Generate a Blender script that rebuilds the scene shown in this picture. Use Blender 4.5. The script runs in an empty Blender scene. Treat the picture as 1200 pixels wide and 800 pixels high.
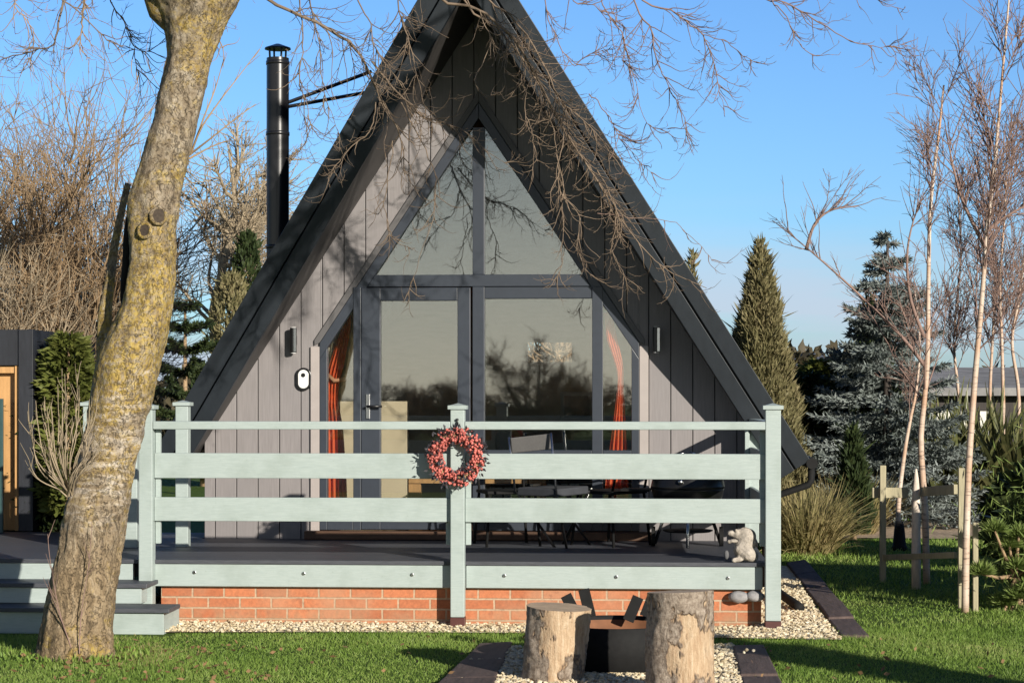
import bpy, bmesh, math, random
import numpy as np
from mathutils import Vector
random.seed(7)
rng = np.random.default_rng(11)
SC = bpy.context.scene
COL = SC.collection

# ------------------------------------------------------------------ camera model (metres, house axes)
FPX = 2352.0; HX, HY = 600.0, 465.0
EPS = 0.065
TH = math.atan(EPS)
EYE = 1.6
FW = np.array([-math.sin(TH), math.cos(TH), 0.0]); RT = np.array([math.cos(TH), math.sin(TH), 0.0]); UP = np.array([0, 0, 1.0])
CAM = np.array([1.31, -16.05, EYE])
DY = -2.1            # front of the veranda; the facade is y = 0
DZ = 0.457           # veranda floor

def ray(px, py): return FW + RT * (px - HX) / FPX + UP * (HY - py) / FPX
def at(px, py, dep): return CAM + ray(px, py) * dep
def on_y(px, py, y):
    r = ray(px, py); return CAM + r * ((y - CAM[1]) / r[1])
def on_z(px, py, z=0.0):
    r = ray(px, py); return CAM + r * ((z - CAM[2]) / r[2])
def X(px, y=0.0): return float(on_y(px, HY, y)[0])
def Z(py, y=0.0, px=560): return float(on_y(px, py, y)[2])

# ------------------------------------------------------------------ mesh helpers
class MB:
    def __init__(s): s.v = []; s.f = []; s.n = 0
    def add(s, v, f):
        v = np.asarray(v, dtype=np.float64).reshape(-1, 3)
        s.v.append(v)
        for q in f: s.f.append(tuple(int(i) + s.n for i in q))
        s.n += len(v)
    def addarr(s, v, f):           # f an (M,k) array
        v = np.asarray(v, dtype=np.float64).reshape(-1, 3)
        s.v.append(v); s.f.extend(map(tuple, (np.asarray(f) + s.n).tolist())); s.n += len(v)
    def box(s, x0, x1, y0, y1, z0, z1):
        s.add([(x0,y0,z0),(x1,y0,z0),(x1,y1,z0),(x0,y1,z0),(x0,y0,z1),(x1,y0,z1),(x1,y1,z1),(x0,y1,z1)],
              [(0,3,2,1),(4,5,6,7),(0,1,5,4),(1,2,6,5),(2,3,7,6),(3,0,4,7)])
    def hexa(s, a, b):             # two quads (lists of 4 points) joined
        s.add(list(a) + list(b), [(3,2,1,0),(4,5,6,7),(0,1,5,4),(1,2,6,5),(2,3,7,6),(3,0,4,7)])
    def prism(s, poly, yf, yb):    # poly in (x, z); yf / yb numbers or functions of (x, z)
        F = yf if callable(yf) else (lambda x, z: yf)
        B = yb if callable(yb) else (lambda x, z: yb)
        n = len(poly)
        v = [(x, F(x, z), z) for x, z in poly] + [(x, B(x, z), z) for x, z in poly]
        f = [tuple(range(n)), tuple(range(2*n-1, n-1, -1))]
        for i in range(n):
            j = (i+1) % n; f.append((i, i+n, j+n, j))
        s.add(v, f)
    def bar(s, p, q, w, h, up=(0,0,1)):
        p = np.array(p, float); q = np.array(q, float); d = q-p; d /= np.linalg.norm(d)
        u = np.array(up, float)
        if abs(d@u) > .95: u = np.array([1.0,0,0])
        a = np.cross(d, u); a /= np.linalg.norm(a); b = np.cross(a, d)
        def ring(c): return [c-a*w/2-b*h/2, c+a*w/2-b*h/2, c+a*w/2+b*h/2, c-a*w/2+b*h/2]
        s.add(ring(p)+ring(q), [(0,1,2,3),(7,6,5,4),(0,4,5,1),(1,5,6,2),(2,6,7,3),(3,7,4,0)])
    def tube(s, pts, rad, sides=8, caps=True):
        pts = np.array(pts, float); K = len(pts); rad = np.ones(K)*np.asarray(rad, float)
        s.tubes(pts[None], rad[None], sides, caps)
    def tubes(s, P, Rr, sides=4, caps=False):
        P = np.asarray(P, float); N, K, _ = P.shape
        if N == 0: return
        T = np.gradient(P, axis=1); T /= np.linalg.norm(T, axis=2, keepdims=True)+1e-9
        ref = np.where(np.abs(T[:, :1, 2:3]) > .9, np.array([1.0,0,0]), np.array([0,0,1.0]))
        ref = np.broadcast_to(ref, T.shape)
        A = np.cross(T, ref); A /= np.linalg.norm(A, axis=2, keepdims=True)+1e-9
        B = np.cross(T, A)
        th = np.arange(sides)*2*np.pi/sides
        V = P[:, :, None, :] + Rr[:, :, None, None]*(A[:, :, None, :]*np.cos(th)[None, None, :, None] + B[:, :, None, :]*np.sin(th)[None, None, :, None])
        idx = np.arange(N*K*sides).reshape(N, K, sides)
        i0 = idx[:, :-1]; i1 = idx[:, 1:]
        f = np.stack([i0, i1, np.roll(i1, -1, 2), np.roll(i0, -1, 2)], -1).reshape(-1, 4)
        base = s.n
        s.addarr(V.reshape(-1, 3), f)
        if caps:
            for n in range(N):
                s.f.append(tuple((idx[n, 0]+base).tolist())); s.f.append(tuple((idx[n, -1][::-1]+base).tolist()))
    def lathe(s, prof, c, sides=24, caps=True):
        th = np.arange(sides)*2*np.pi/sides; v = []
        for r, h in prof:
            for t in th: v.append((c[0]+r*math.cos(t), c[1]+r*math.sin(t), c[2]+h))
        K = len(prof); f = []
        for k in range(K-1):
            for i in range(sides):
                j = (i+1) % sides; f.append((k*sides+i, k*sides+j, (k+1)*sides+j, (k+1)*sides+i))
        if caps: f.append(tuple(range(sides-1, -1, -1))); f.append(tuple((K-1)*sides+i for i in range(sides)))
        s.add(v, f)
    def ball(s, c, r, sub=1, jit=0.0, sc=(1,1,1)):
        v, f = ICO[sub]
        w = v*(1+jit*rng.standard_normal((len(v), 1)))*np.array(sc)*r + np.array(c)
        s.addarr(w, f)
    def build(s, name, mat, parent=None, smooth=False, bevel=0.0, kind=None):
        v = np.concatenate(s.v) if s.v else np.zeros((0, 3))
        if parent is not None: v = v - np.array(world_loc(parent))
        me = bpy.data.meshes.new(name)
        sizes = np.array([len(q) for q in s.f]); loops = np.fromiter((i for q in s.f for i in q), dtype=np.int32)
        me.vertices.add(len(v)); me.vertices.foreach_set('co', v.astype(np.float32).ravel())
        me.loops.add(len(loops)); me.loops.foreach_set('vertex_index', loops)
        me.polygons.add(len(sizes))
        st = np.concatenate([[0], np.cumsum(sizes)[:-1]]).astype(np.int32)
        me.polygons.foreach_set('loop_start', st)
        me.polygons.foreach_set('use_smooth', np.full(len(sizes), bool(smooth)))
        me.update(calc_edges=True); me.validate()
        if bevel > 0:
            bm = bmesh.new(); bm.from_mesh(me)
            bmesh.ops.recalc_face_normals(bm, faces=bm.faces)
            ed = [e for e in bm.edges if len(e.link_faces) == 2 and e.calc_face_angle(0) > .5]
            bmesh.ops.bevel(bm, geom=ed, offset=bevel, segments=2, affect='EDGES', profile=.5)
            bm.to_mesh(me); bm.free()
        if mat: me.materials.append(mat)
        o = bpy.data.objects.new(name, me); COL.objects.link(o)
        if parent is not None: o.parent = parent
        if kind: o['kind'] = kind
        return o

def world_loc(o):
    l = np.array(o.location); p = o.parent
    while p is not None: l = l + np.array(p.location); p = p.parent
    return l

def thing(name, label, cat, loc=(0, 0, 0), group=None):
    o = bpy.data.objects.new(name, None); COL.objects.link(o); o.location = [float(c) for c in loc]
    o.empty_display_size = .1
    return tag(o, label, cat, group)
def tag(o, label, cat, group=None):
    o['label'] = label; o['category'] = cat
    if group: o['group'] = group
    return o
def struct(o): o['kind'] = 'structure'; return o

def _ico(sub):
    bm = bmesh.new(); bmesh.ops.create_icosphere(bm, subdivisions=sub, radius=1)
    v = np.array([w.co[:] for w in bm.verts]); bm.verts.index_update(); f = np.array([[w.index for w in q.verts] for q in bm.faces]); bm.free(); return v, f
ICO = {k: _ico(k) for k in (1, 2, 3)}

# ------------------------------------------------------------------ materials
def newmat(name):
    m = bpy.data.materials.new(name); m.use_nodes = True
    nt = m.node_tree; b = nt.nodes['Principled BSDF']
    return m, nt, b
def N(nt, t, **kw):
    n = nt.nodes.new(t)
    for k, v in kw.items(): setattr(n, k, v)
    return n
def L(nt, a, b): nt.links.new(a, b)
def coord(nt, scale=(1, 1, 1), kind='Object', rot=(0, 0, 0)):
    tc = N(nt, 'ShaderNodeTexCoord'); mp = N(nt, 'ShaderNodeMapping')
    mp.inputs['Scale'].default_value = scale; mp.inputs['Rotation'].default_value = rot
    L(nt, tc.outputs[kind], mp.inputs['Vector']); return mp.outputs['Vector']
def noise(nt, vec, scale, detail=4, rough=.55):
    n = N(nt, 'ShaderNodeTexNoise'); n.inputs['Scale'].default_value = scale; n.inputs['Detail'].default_value = detail; n.inputs['Roughness'].default_value = rough
    L(nt, vec, n.inputs['Vector']); return n.outputs['Fac']
def ramp(nt, fac, stops, interp='LINEAR'):
    r = N(nt, 'ShaderNodeValToRGB'); r.color_ramp.interpolation = interp; e = r.color_ramp.elements
    while len(e) < len(stops): e.new(.5)
    for i, (p, c) in enumerate(stops):
        e[i].position = p; e[i].color = (*c, 1) if len(c) == 3 else c
    L(nt, fac, r.inputs['Fac']); return r.outputs['Color']
def mixc(nt, fac, a, b, mode='MIX'):
    m = N(nt, 'ShaderNodeMix', data_type='RGBA', blend_type=mode)
    for s, x in ((m.inputs[0], fac), (m.inputs[6], a), (m.inputs[7], b)):
        if hasattr(x, 'links') or hasattr(x, 'is_linked'): L(nt, x, s)
        elif isinstance(x, (int, float)): s.default_value = x
        else: s.default_value = (*x, 1)
    return m.outputs[2]
def math_(nt, op, a, b=None):
    m = N(nt, 'ShaderNodeMath', operation=op)
    for i, x in enumerate((a, b)):
        if x is None: continue
        if hasattr(x, 'is_linked'): L(nt, x, m.inputs[i])
        else: m.inputs[i].default_value = x
    return m.outputs[0]
def bump(nt, b, h, strength=.3, dist=.01):
    n = N(nt, 'ShaderNodeBump'); n.inputs['Strength'].default_value = strength; n.inputs['Distance'].default_value = dist
    L(nt, h, n.inputs['Height']); L(nt, n.outputs['Normal'], b.inputs['Normal'])
def simple(name, c, rough=.6, var=.12, scale=9, bmp=0.0, bdist=.004, metal=0.0, stretch=(1, 1, 1), spec=.5):
    m, nt, b = newmat(name)
    v = coord(nt, stretch); n = noise(nt, v, scale, 6, .6); n2 = noise(nt, v, scale*.13, 2)
    f = math_(nt, 'ADD', math_(nt, 'MULTIPLY', n, .65), math_(nt, 'MULTIPLY', n2, .35))
    lo = tuple(x*(1-var*2) for x in c); hi = tuple(min(1, x*(1+var*2)) for x in c)
    L(nt, ramp(nt, f, [(.25, lo), (.75, hi)]), b.inputs['Base Color'])
    b.inputs['Roughness'].default_value = rough; b.inputs['Metallic'].default_value = metal; b.inputs['Specular IOR Level'].default_value = spec
    if bmp: bump(nt, b, n, bmp, bdist)
    return m
def leafy(name, cols, scale=1.2, trans=.25, fine=40, rough=.6):
    m, nt, b = newmat(name); v = coord(nt)
    f = math_(nt, 'ADD', math_(nt, 'MULTIPLY', noise(nt, v, scale, 3), .45), math_(nt, 'MULTIPLY', noise(nt, v, fine, 1), .55))
    k = len(cols); c = ramp(nt, f, [(.3+.4*i/(k-1), q) for i, q in enumerate(cols)])
    L(nt, c, b.inputs['Base Color']); b.inputs['Roughness'].default_value = rough; b.inputs['Specular IOR Level'].default_value = .25
    tr = N(nt, 'ShaderNodeBsdfTranslucent'); L(nt, c, tr.inputs['Color'])
    mx = N(nt, 'ShaderNodeMixShader'); mx.inputs[0].default_value = trans
    L(nt, b.outputs[0], mx.inputs[1]); L(nt, tr.outputs[0], mx.inputs[2]); L(nt, mx.outputs[0], nt.nodes['Material Output'].inputs['Surface'])
    return m

def m_sage():
    m, nt, b = newmat('sage_painted_timber'); v = coord(nt, (2, 2, 22)); v2 = coord(nt)
    grain = noise(nt, v, 6, 5, .6); blot = noise(nt, v2, 3.5, 5, .65); fine = noise(nt, v2, 60, 3)
    c = ramp(nt, grain, [(.3, (.325, .385, .368)), (.7, (.385, .445, .424))])
    c = mixc(nt, ramp(nt, blot, [(.47, (0, 0, 0)), (.75, (.6, .6, .6))]), c, (.25, .30, .27))
    c = mixc(nt, ramp(nt, fine, [(.66, (0, 0, 0)), (.75, (.45, .45, .45))]), c, (.22, .27, .23))
    L(nt, c, b.inputs['Base Color']); b.inputs['Roughness'].default_value = .55
    bump(nt, b, grain, .25, .003); return m
def m_clad():
    m, nt, b = newmat('grey_cladding'); v = coord(nt, (16, 2, .9)); v2 = coord(nt)
    g = noise(nt, v, 5, 6, .6); q = noise(nt, v2, 1.4, 3)
    c = ramp(nt, g, [(.3, (.195, .178, .176)), (.7, (.255, .235, .232))])
    c = mixc(nt, ramp(nt, q, [(.4, (0, 0, 0)), (.7, (.6, .6, .6))]), c, (.20, .188, .188))
    L(nt, c, b.inputs['Base Color']); b.inputs['Roughness'].default_value = .6; bump(nt, b, g, .2, .003); return m
def m_brick():
    m, nt, b = newmat('red_brick'); tc = N(nt, 'ShaderNodeTexCoord'); sx = N(nt, 'ShaderNodeSeparateXYZ'); cx = N(nt, 'ShaderNodeCombineXYZ')
    L(nt, tc.outputs['Object'], sx.inputs[0]); L(nt, math_(nt, 'ADD', sx.outputs['X'], sx.outputs['Y']), cx.inputs['X'])
    L(nt, math_(nt, 'ADD', sx.outputs['Z'], .035), cx.inputs['Y'])
    wob = N(nt, 'ShaderNodeTexNoise'); wob.inputs['Scale'].default_value = 18; L(nt, tc.outputs['Object'], wob.inputs['Vector'])
    ad = N(nt, 'ShaderNodeVectorMath', operation='MULTIPLY_ADD'); L(nt, wob.outputs['Color'], ad.inputs[0]); ad.inputs[1].default_value = (.006, .006, 0); L(nt, cx.outputs[0], ad.inputs[2])
    br = N(nt, 'ShaderNodeTexBrick'); L(nt, ad.outputs[0], br.inputs['Vector'])
    br.inputs['Scale'].default_value = 1; br.inputs['Brick Width'].default_value = .225; br.inputs['Row Height'].default_value = .075
    br.inputs['Mortar Size'].default_value = .0075; br.inputs['Mortar Smooth'].default_value = .25; br.inputs['Bias'].default_value = 0
    br.inputs['Color1'].default_value = (.50, .18, .082, 1); br.inputs['Color2'].default_value = (.38, .125, .056, 1); br.inputs['Mortar'].default_value = (.47, .35, .24, 1)
    v = coord(nt); n = noise(nt, v, 45, 5, .7); n2 = noise(nt, v, 3, 3)
    c = mixc(nt, .75, br.outputs['Color'], ramp(nt, n, [(.25, (.6, .6, .6)), (.75, (1.25, 1.2, 1.15))]), 'MULTIPLY')
    c = mixc(nt, ramp(nt, n2, [(.45, (0, 0, 0)), (.72, (.45, .45, .45))]), c, (.42, .27, .17))
    dirt = math_(nt, 'MULTIPLY', ramp(nt, sx.outputs['Z'], [(.0, (1, 1, 1)), (.14, (0, 0, 0))]), ramp(nt, noise(nt, v, 11, 5, .7), [(.35, (0, 0, 0)), (.65, (.75, .75, .75))])); c = mixc(nt, dirt, c, (.30, .22, .13))
    c = mixc(nt, ramp(nt, noise(nt, v, 7, 6, .75), [(.60, (0, 0, 0)), (.70, (.5, .5, .5))]), c, (.20, .085, .05))
    L(nt, c, b.inputs['Base Color']); b.inputs['Roughness'].default_value = .85
    h = math_(nt, 'ADD', math_(nt, 'MULTIPLY', br.outputs['Fac'], -1.0), math_(nt, 'MULTIPLY', n, .3)); bump(nt, b, h, .8, .006); return m
def m_bark():
    m, nt, b = newmat('lichened_bark'); v = coord(nt); tc = N(nt, 'ShaderNodeTexCoord'); sx = N(nt, 'ShaderNodeSeparateXYZ'); L(nt, tc.outputs['Object'], sx.inputs[0]); z5 = math_(nt, 'MULTIPLY', sx.outputs['Z'], .2)
    dn = N(nt, 'ShaderNodeTexNoise'); dn.inputs['Scale'].default_value = 4; dn.inputs['Detail'].default_value = 4; L(nt, v, dn.inputs['Vector'])
    def warp(sc, amt):
        ad = N(nt, 'ShaderNodeVectorMath', operation='MULTIPLY_ADD'); L(nt, dn.outputs['Color'], ad.inputs[0]); ad.inputs[1].default_value = (amt,)*3; L(nt, coord(nt, sc), ad.inputs[2]); return ad.outputs[0]
    ridge = noise(nt, warp((7, 7, 1.1), 1.2), 3.2, 7, .65); wr = noise(nt, warp((2.2, 2.2, 9), .9), 3.2, 6, .62); fine = noise(nt, v, 90, 5, .7); big = noise(nt, v, 2.2, 5, .6); mid = noise(nt, v, 8, 8, .72); blot = noise(nt, coord(nt, (1.2, 1.2, .8)), 15, 9, .78)
    lowm = ramp(nt, z5, [(.10, (1, 1, 1)), (.22, (0, 0, 0))]); wrm = ramp(nt, z5, [(.14, (0, 0, 0)), (.21, (1, 1, 1)), (.31, (1, 1, 1)), (.40, (.15, .15, .15))])
    base = ramp(nt, blot, [(.34, (.10, .078, .052)), (.46, (.24, .19, .13)), (.56, (.34, .285, .21)), (.68, (.50, .445, .36))])
    low = ramp(nt, ridge, [(.30, (.11, .085, .055)), (.47, (.29, .215, .13)), (.62, (.40, .31, .20)), (.74, (.50, .43, .33))])
    c = mixc(nt, lowm, base, low)
    wc_ = ramp(nt, wr, [(.36, (.20, .145, .09)), (.49, (.38, .30, .20)), (.56, (.60, .53, .45)), (.70, (.68, .62, .55))])
    c = mixc(nt, math_(nt, 'MULTIPLY', wrm, ramp(nt, mid, [(.40, (.25, .25, .25)), (.58, (.95, .95, .95))])), c, wc_)
    c = mixc(nt, .7, c, ramp(nt, fine, [(.3, (.62, .6, .58)), (.7, (1.3, 1.28, 1.25))]), 'MULTIPLY')
    zy = ramp(nt, z5, [(.20, (0, 0, 0)), (.28, (.05, .05, .05)), (.36, (.19, .19, .19)), (.43, (.17, .17, .17)), (.50, (.05, .05, .05)), (.66, (.055, .055, .055)), (.8, (.085, .085, .085))])
    ly = math_(nt, 'ADD', math_(nt, 'ADD', math_(nt, 'MULTIPLY', mid, .6), math_(nt, 'MULTIPLY', big, .4)), zy)
    lm = ramp(nt, ly, [(.525, (0, 0, 0)), (.62, (.95, .95, .95))])
    yc_ = ramp(nt, blot, [(.38, (.30, .20, .05)), (.52, (.47, .33, .075)), (.68, (.58, .45, .16))])
    c = mixc(nt, math_(nt, 'MULTIPLY', lm, ramp(nt, noise(nt, v, 42, 4, .7), [(.42, (.12, .12, .12)), (.56, (.92, .92, .92))])), c, yc_)
    ck = noise(nt, warp((5, 5, 2.2), 1.6), 5, 7, .62); ca = N(nt, 'ShaderNodeMath', operation='ABSOLUTE'); L(nt, math_(nt, 'SUBTRACT', ck, .5), ca.inputs[0])
    crk = ramp(nt, ca.outputs[0], [(.0, (1, 1, 1)), (.008, (.6, .6, .6)), (.022, (0, 0, 0))]); c = mixc(nt, math_(nt, 'MULTIPLY', crk, .42), c, (.075, .058, .04))
    dkpatch = ramp(nt, noise(nt, coord(nt, (4, 4, .8)), 2.4, 4, .6), [(.60, (0, 0, 0)), (.72, (.55, .55, .55))]); c = mixc(nt, dkpatch, c, (.13, .10, .07))  # random dark vertical patches in the bark colour
    L(nt, c, b.inputs['Base Color']); b.inputs['Roughness'].default_value = .9; b.inputs['Specular IOR Level'].default_value = .2
    h = math_(nt, 'ADD', math_(nt, 'ADD', math_(nt, 'SUBTRACT', math_(nt, 'MULTIPLY', math_(nt, 'MULTIPLY', ridge, lowm), 1.1), math_(nt, 'MULTIPLY', crk, .22)), math_(nt, 'MULTIPLY', math_(nt, 'MULTIPLY', wr, wrm), .6)), math_(nt, 'ADD', math_(nt, 'MULTIPLY', fine, .22), math_(nt, 'MULTIPLY', blot, .45))); bump(nt, b, h, 1.0, .028); return m
def m_birch():
    m, nt, b = newmat('birch_bark'); v = coord(nt)
    st = noise(nt, coord(nt, (3, 3, 22)), 3, 5, .65); q = noise(nt, v, 2.2, 3)
    c = ramp(nt, q, [(.35, (.62, .53, .44)), (.65, (.46, .27, .16))])
    c = mixc(nt, ramp(nt, st, [(.56, (0, 0, 0)), (.64, (.8, .8, .8))]), c, (.10, .07, .055))
    L(nt, c, b.inputs['Base Color']); b.inputs['Roughness'].default_value = .6; bump(nt, b, st, .4, .006); return m
def m_log():
    m, nt, b = newmat('peeling_log_bark'); v = coord(nt)
    pt = noise(nt, coord(nt, (1, 1, .55), rot=(0, .5, 0)), 5.5, 4, .6); f = noise(nt, v, 38, 7, .75); st = noise(nt, coord(nt, (14, 14, 2)), 3, 6, .7)
    brk = ramp(nt, f, [(.30, (.09, .07, .055)), (.48, (.28, .225, .175)), (.62, (.40, .335, .27)), (.76, (.56, .49, .41))])
    wd = ramp(nt, st, [(.3, (.34, .21, .12)), (.55, (.54, .40, .26)), (.75, (.66, .54, .40))])
    k = ramp(nt, pt, [(.50, (0, 0, 0)), (.53, (1, 1, 1))])
    c = mixc(nt, k, brk, wd); edge = ramp(nt, pt, [(.475, (1, 1, 1)), (.505, (.45, .4, .36)), (.54, (1, 1, 1))]); c = mixc(nt, .8, c, edge, 'MULTIPLY')
    L(nt, c, b.inputs['Base Color']); b.inputs['Roughness'].default_value = .85; b.inputs['Specular IOR Level'].default_value = .25
    h = math_(nt, 'SUBTRACT', math_(nt, 'MULTIPLY', math_(nt, 'ADD', f, st), .5), math_(nt, 'MULTIPLY', k, .5)); bump(nt, b, h, 1.0, .02); return m
def m_glass():
    m, nt, b = newmat('window_glass'); nt.nodes.remove(b)
    tr = N(nt, 'ShaderNodeBsdfTransparent'); tr.inputs['Color'].default_value = (.97, .98, .97, 1)
    gl = N(nt, 'ShaderNodeBsdfGlossy'); gl.inputs['Roughness'].default_value = 0.02; gl.inputs['Color'].default_value = (.95, .97, .93, 1)
    
    wv = noise(nt, coord(nt), .9, 2); bp = N(nt, 'ShaderNodeBump'); bp.inputs['Strength'].default_value = .3; bp.inputs['Distance'].default_value = .004; L(nt, wv, bp.inputs['Height']); L(nt, bp.outputs[0], gl.inputs['Normal'])
    mx = N(nt, 'ShaderNodeMixShader'); mx.inputs[0].default_value = GLASS_REFL
    L(nt, tr.outputs[0], mx.inputs[1]); L(nt, gl.outputs[0], mx.inputs[2]); L(nt, mx.outputs[0], nt.nodes['Material Output'].inputs['Surface']); return m
def m_lawn():
    m, nt, b = newmat('lawn_soil'); v = coord(nt)
    a = noise(nt, v, .5, 4); f = noise(nt, v, 22, 5, .7)
    c = ramp(nt, f, [(.3, (.045, .075, .014)), (.6, (.09, .15, .028)), (.8, (.13, .18, .045))])
    c = mixc(nt, ramp(nt, a, [(.45, (0, 0, 0)), (.7, (.6, .6, .6))]), c, (.09, .11, .03))
    L(nt, c, b.inputs['Base Color']); b.inputs['Roughness'].default_value = .95; b.inputs['Specular IOR Level'].default_value = .1; bump(nt, b, f, .7, .03); return m
def m_gravel(name='gravel_bed_stone'):
    m, nt, b = newmat(name); v = coord(nt)
    vo = N(nt, 'ShaderNodeTexVoronoi'); vo.inputs['Scale'].default_value = 45; L(nt, v, vo.inputs['Vector'])
    sp = N(nt, 'ShaderNodeSeparateColor'); L(nt, vo.outputs['Color'], sp.inputs[0])
    c = ramp(nt, sp.outputs[0], [(.0, (.38, .29, .17)), (.3, (.56, .46, .29)), (.7, (.68, .58, .40)), (1, (.74, .67, .52))])
    L(nt, c, b.inputs['Base Color']); b.inputs['Roughness'].default_value = .85; bump(nt, b, noise(nt, v, 120, 3), .3, .003); return m

GLASS_REFL = .15
SAGE = m_sage(); CLAD = m_clad(); BRICK = m_brick(); BARK = m_bark(); BIRCH = m_birch(); LOG = m_log(); GLASS = m_glass(); LAWN = m_lawn(); GRAV = m_gravel()
FRAME = simple('slate_grey_frame', (.036, .043, .056), .35, .06, 20)
ROOFM = simple('charcoal_roof_board', (.016, .021, .027), .5, .15, 5, .25, .004, stretch=(3, 3, 1))
ROOFS = simple('roof_covering', (.02, .022, .024), .8, .15, 30, .3)
SOFF = simple('dark_soffit', (.048, .044, .042), .6, .12, 8)
DECKM = simple('charcoal_deck_boards', (.060, .064, .075), .55, .22, 14, .35, .004, stretch=(1, 8, 8))
DKEDGE = simple('dark_timber_shadow_gap', (.02, .02, .022), .8)
BROWN = simple('brown_doorstep', (.085, .042, .022), .6, .2, 10, stretch=(1, 6, 6))
MAROON = simple('maroon_post_shoe', (.075, .022, .018), .5)
BLACK = simple('black_metal', (.010, .010, .011), .32, .1, 30)
BLACKM = simple('black_matt_steel', (.012, .012, .012), .75, .2, 25, .2, spec=.2)
STEEL = simple('steel', (.55, .55, .55), .25, .05, 40, metal=1.0)
WHITEP = simple('white_plastic', (.75, .75, .73), .35, .03)
FLUE = simple('black_flue', (.012, .012, .014), .28, .05, 10)
CREAM = simple('cream_wall', (.62, .52, .36), .8, .06, 4)
INTW = simple('interior_boards', (.30, .24, .17), .7, .12, 5, stretch=(1, 1, 6))
WOODF = simple('timber_floor', (.16, .10, .06), .5, .2, 7, stretch=(1, 8, 1))
CURT = simple('red_curtain', (.68, .11, .03), .8, .15, 12, .3, .01, stretch=(6, 6, 1))
NETC = simple('cream_curtain', (.72, .68, .58), .85, .06, 10, stretch=(8, 8, 1))
PINE = simple('orange_pine', (.50, .28, .11), .55, .18, 5, .2, stretch=(6, 6, .8))
GREYF = simple('grey_fabric', (.14, .135, .13), .85, .1, 60)
DARKF = simple('dark_cushion', (.035, .038, .045), .8, .15, 20)
STONE = simple('pale_stone', (.40, .355, .30), .9, .35, 26, .9, .02)
GREYST = simple('grey_stone', (.30, .29, .29), .85, .3, 18, .6)
RUST = simple('rusty_steel', (.19, .08, .036), .8, .25, 12, .3)
SLEEP = simple('brown_sleeper', (.085, .058, .050), .85, .3, 7, .6, .01, stretch=(5, 1, 3))
MULCH = simple('bark_mulch', (.40, .30, .20), .95, .3, 12, .8, .03)
STAKE = simple('weathered_stake', (.38, .34, .22), .85, .2, 6, .3, stretch=(8, 8, 1))
PALEST = simple('peeled_post', (.68, .58, .48), .8, .22, 9, .3, stretch=(5, 5, 1))
TWIG = simple('twig_bark', (.18, .13, .088), .7, .22, 6)
TWIGD = simple('brown_twig', (.33, .225, .125), .8, .3, 2.5)
TWIGP = simple('purple_twig', (.24, .155, .125), .8, .25, 2.5)
TWIGG = simple('grey_twig', (.34, .27, .18), .8, .25, 2.5)
ENDG = simple('log_end_grain', (.46, .34, .22), .85, .2, 14, .3)
TERRA = simple('terracotta', (.50, .22, .13), .8, .1)
SHEDR = simple('grey_felt_roof', (.24, .235, .23), 1.0, .25, 3, spec=.05)
SHEDW = simple('dark_shed_boards', (.045, .038, .034), .8, .2, 5, stretch=(8, 8, 1))
PANE = simple('pale_shed_pane', (.70, .68, .60), .5, .08, 4)  # plain pale colour filling the shed windows
SLATE = simple('distant_slate', (.10, .11, .13), .8, .1, 2)
HOUSEB = simple('distant_brick', (.30, .17, .12), .85, .1, 2)
BERRY = simple('pink_berry', (.52, .13, .105), .45, .5, 55)
DLEAF = simple('dark_leaf', (.035, .033, .04), .6, .3, 30)
NAVY = simple('black_stained_timber', (.018, .020, .026), .6, .2, 7, .2, stretch=(6, 6, 1))
TEAL = simple('dark_teal_paint', (.03, .07, .07), .5)
GRASSB = leafy('grass_blade', [(.08, .14, .022), (.165, .27, .045), (.26, .36, .08), (.38, .37, .15)], 1.1, .3, 55, .5)
STRAW = leafy('straw_grass', [(.16, .16, .05), (.32, .27, .12), (.48, .37, .19)], 3, .3, 30)
CYP = leafy('olive_cypress', [(.09, .088, .036), (.19, .17, .08), (.32, .265, .145)], 1.3, .15, 24)
SPRU = leafy('blue_spruce', [(.06, .075, .06), (.16, .185, .17), (.34, .37, .36)], 1.2, .1, 25)
DKGR = leafy('dark_evergreen', [(.018, .030, .012), (.04, .06, .02), (.08, .095, .028)], 1.5, .15, 20)
YGRN = leafy('yellow_green_conifer', [(.05, .065, .015), (.12, .14, .03), (.22, .22, .06)], 1.5, .2, 20)
PINEN = leafy('pine_needles', [(.09, .14, .03), (.20, .27, .07), (.36, .40, .16)], 2.0, .2, 28)
PHOR = leafy('flax_leaf', [(.05, .06, .025), (.12, .13, .05), (.26, .23, .10)], 2.0, .15, 10, .35)
HEDGE = leafy('far_hedge', [(.035, .032, .02), (.07, .06, .035), (.11, .085, .05)], .3, .1, 3)

# ------------------------------------------------------------------ twig generator (vectorised)
def unit(v): return v/(np.linalg.norm(v, axis=-1, keepdims=True)+1e-9)
def grow(st, d, ln, K=6, pull=None, jit=.15):
    n = len(st); P = np.zeros((n, K, 3)); P[:, 0] = st; d = unit(d); stp = (ln/(K-1))[:, None]
    for k in range(1, K):
        d = d + jit*rng.standard_normal((n, 3))
        if pull is not None: d = d + np.array(pull[min(k-1, len(pull)-1)])
        d = unit(d); P[:, k] = P[:, k-1]+d*stp
    return P
def spawn(P, n, tlo=.15, thi=.95, ang=.8, along=1.0):
    M, K, _ = P.shape; i = rng.integers(0, M, n); t = rng.uniform(tlo, thi, n)*(K-1); k = np.minimum(t.astype(int), K-2); f = (t-k)[:, None]
    p = P[i, k]*(1-f)+P[i, k+1]*f; tg = unit(P[i, k+1]-P[i, k])
    d = unit(tg*along*math.cos(ang)+math.sin(ang)*unit(rng.standard_normal((n, 3))))
    return p, d, i, t/(K-1)
def taper(n, K, r0, r1):
    r0 = np.ones(n)*r0; r1 = np.ones(n)*r1; s = np.linspace(0, 1, K)[None]; return r0[:, None]*(1-s)+r1[:, None]*s
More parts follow.
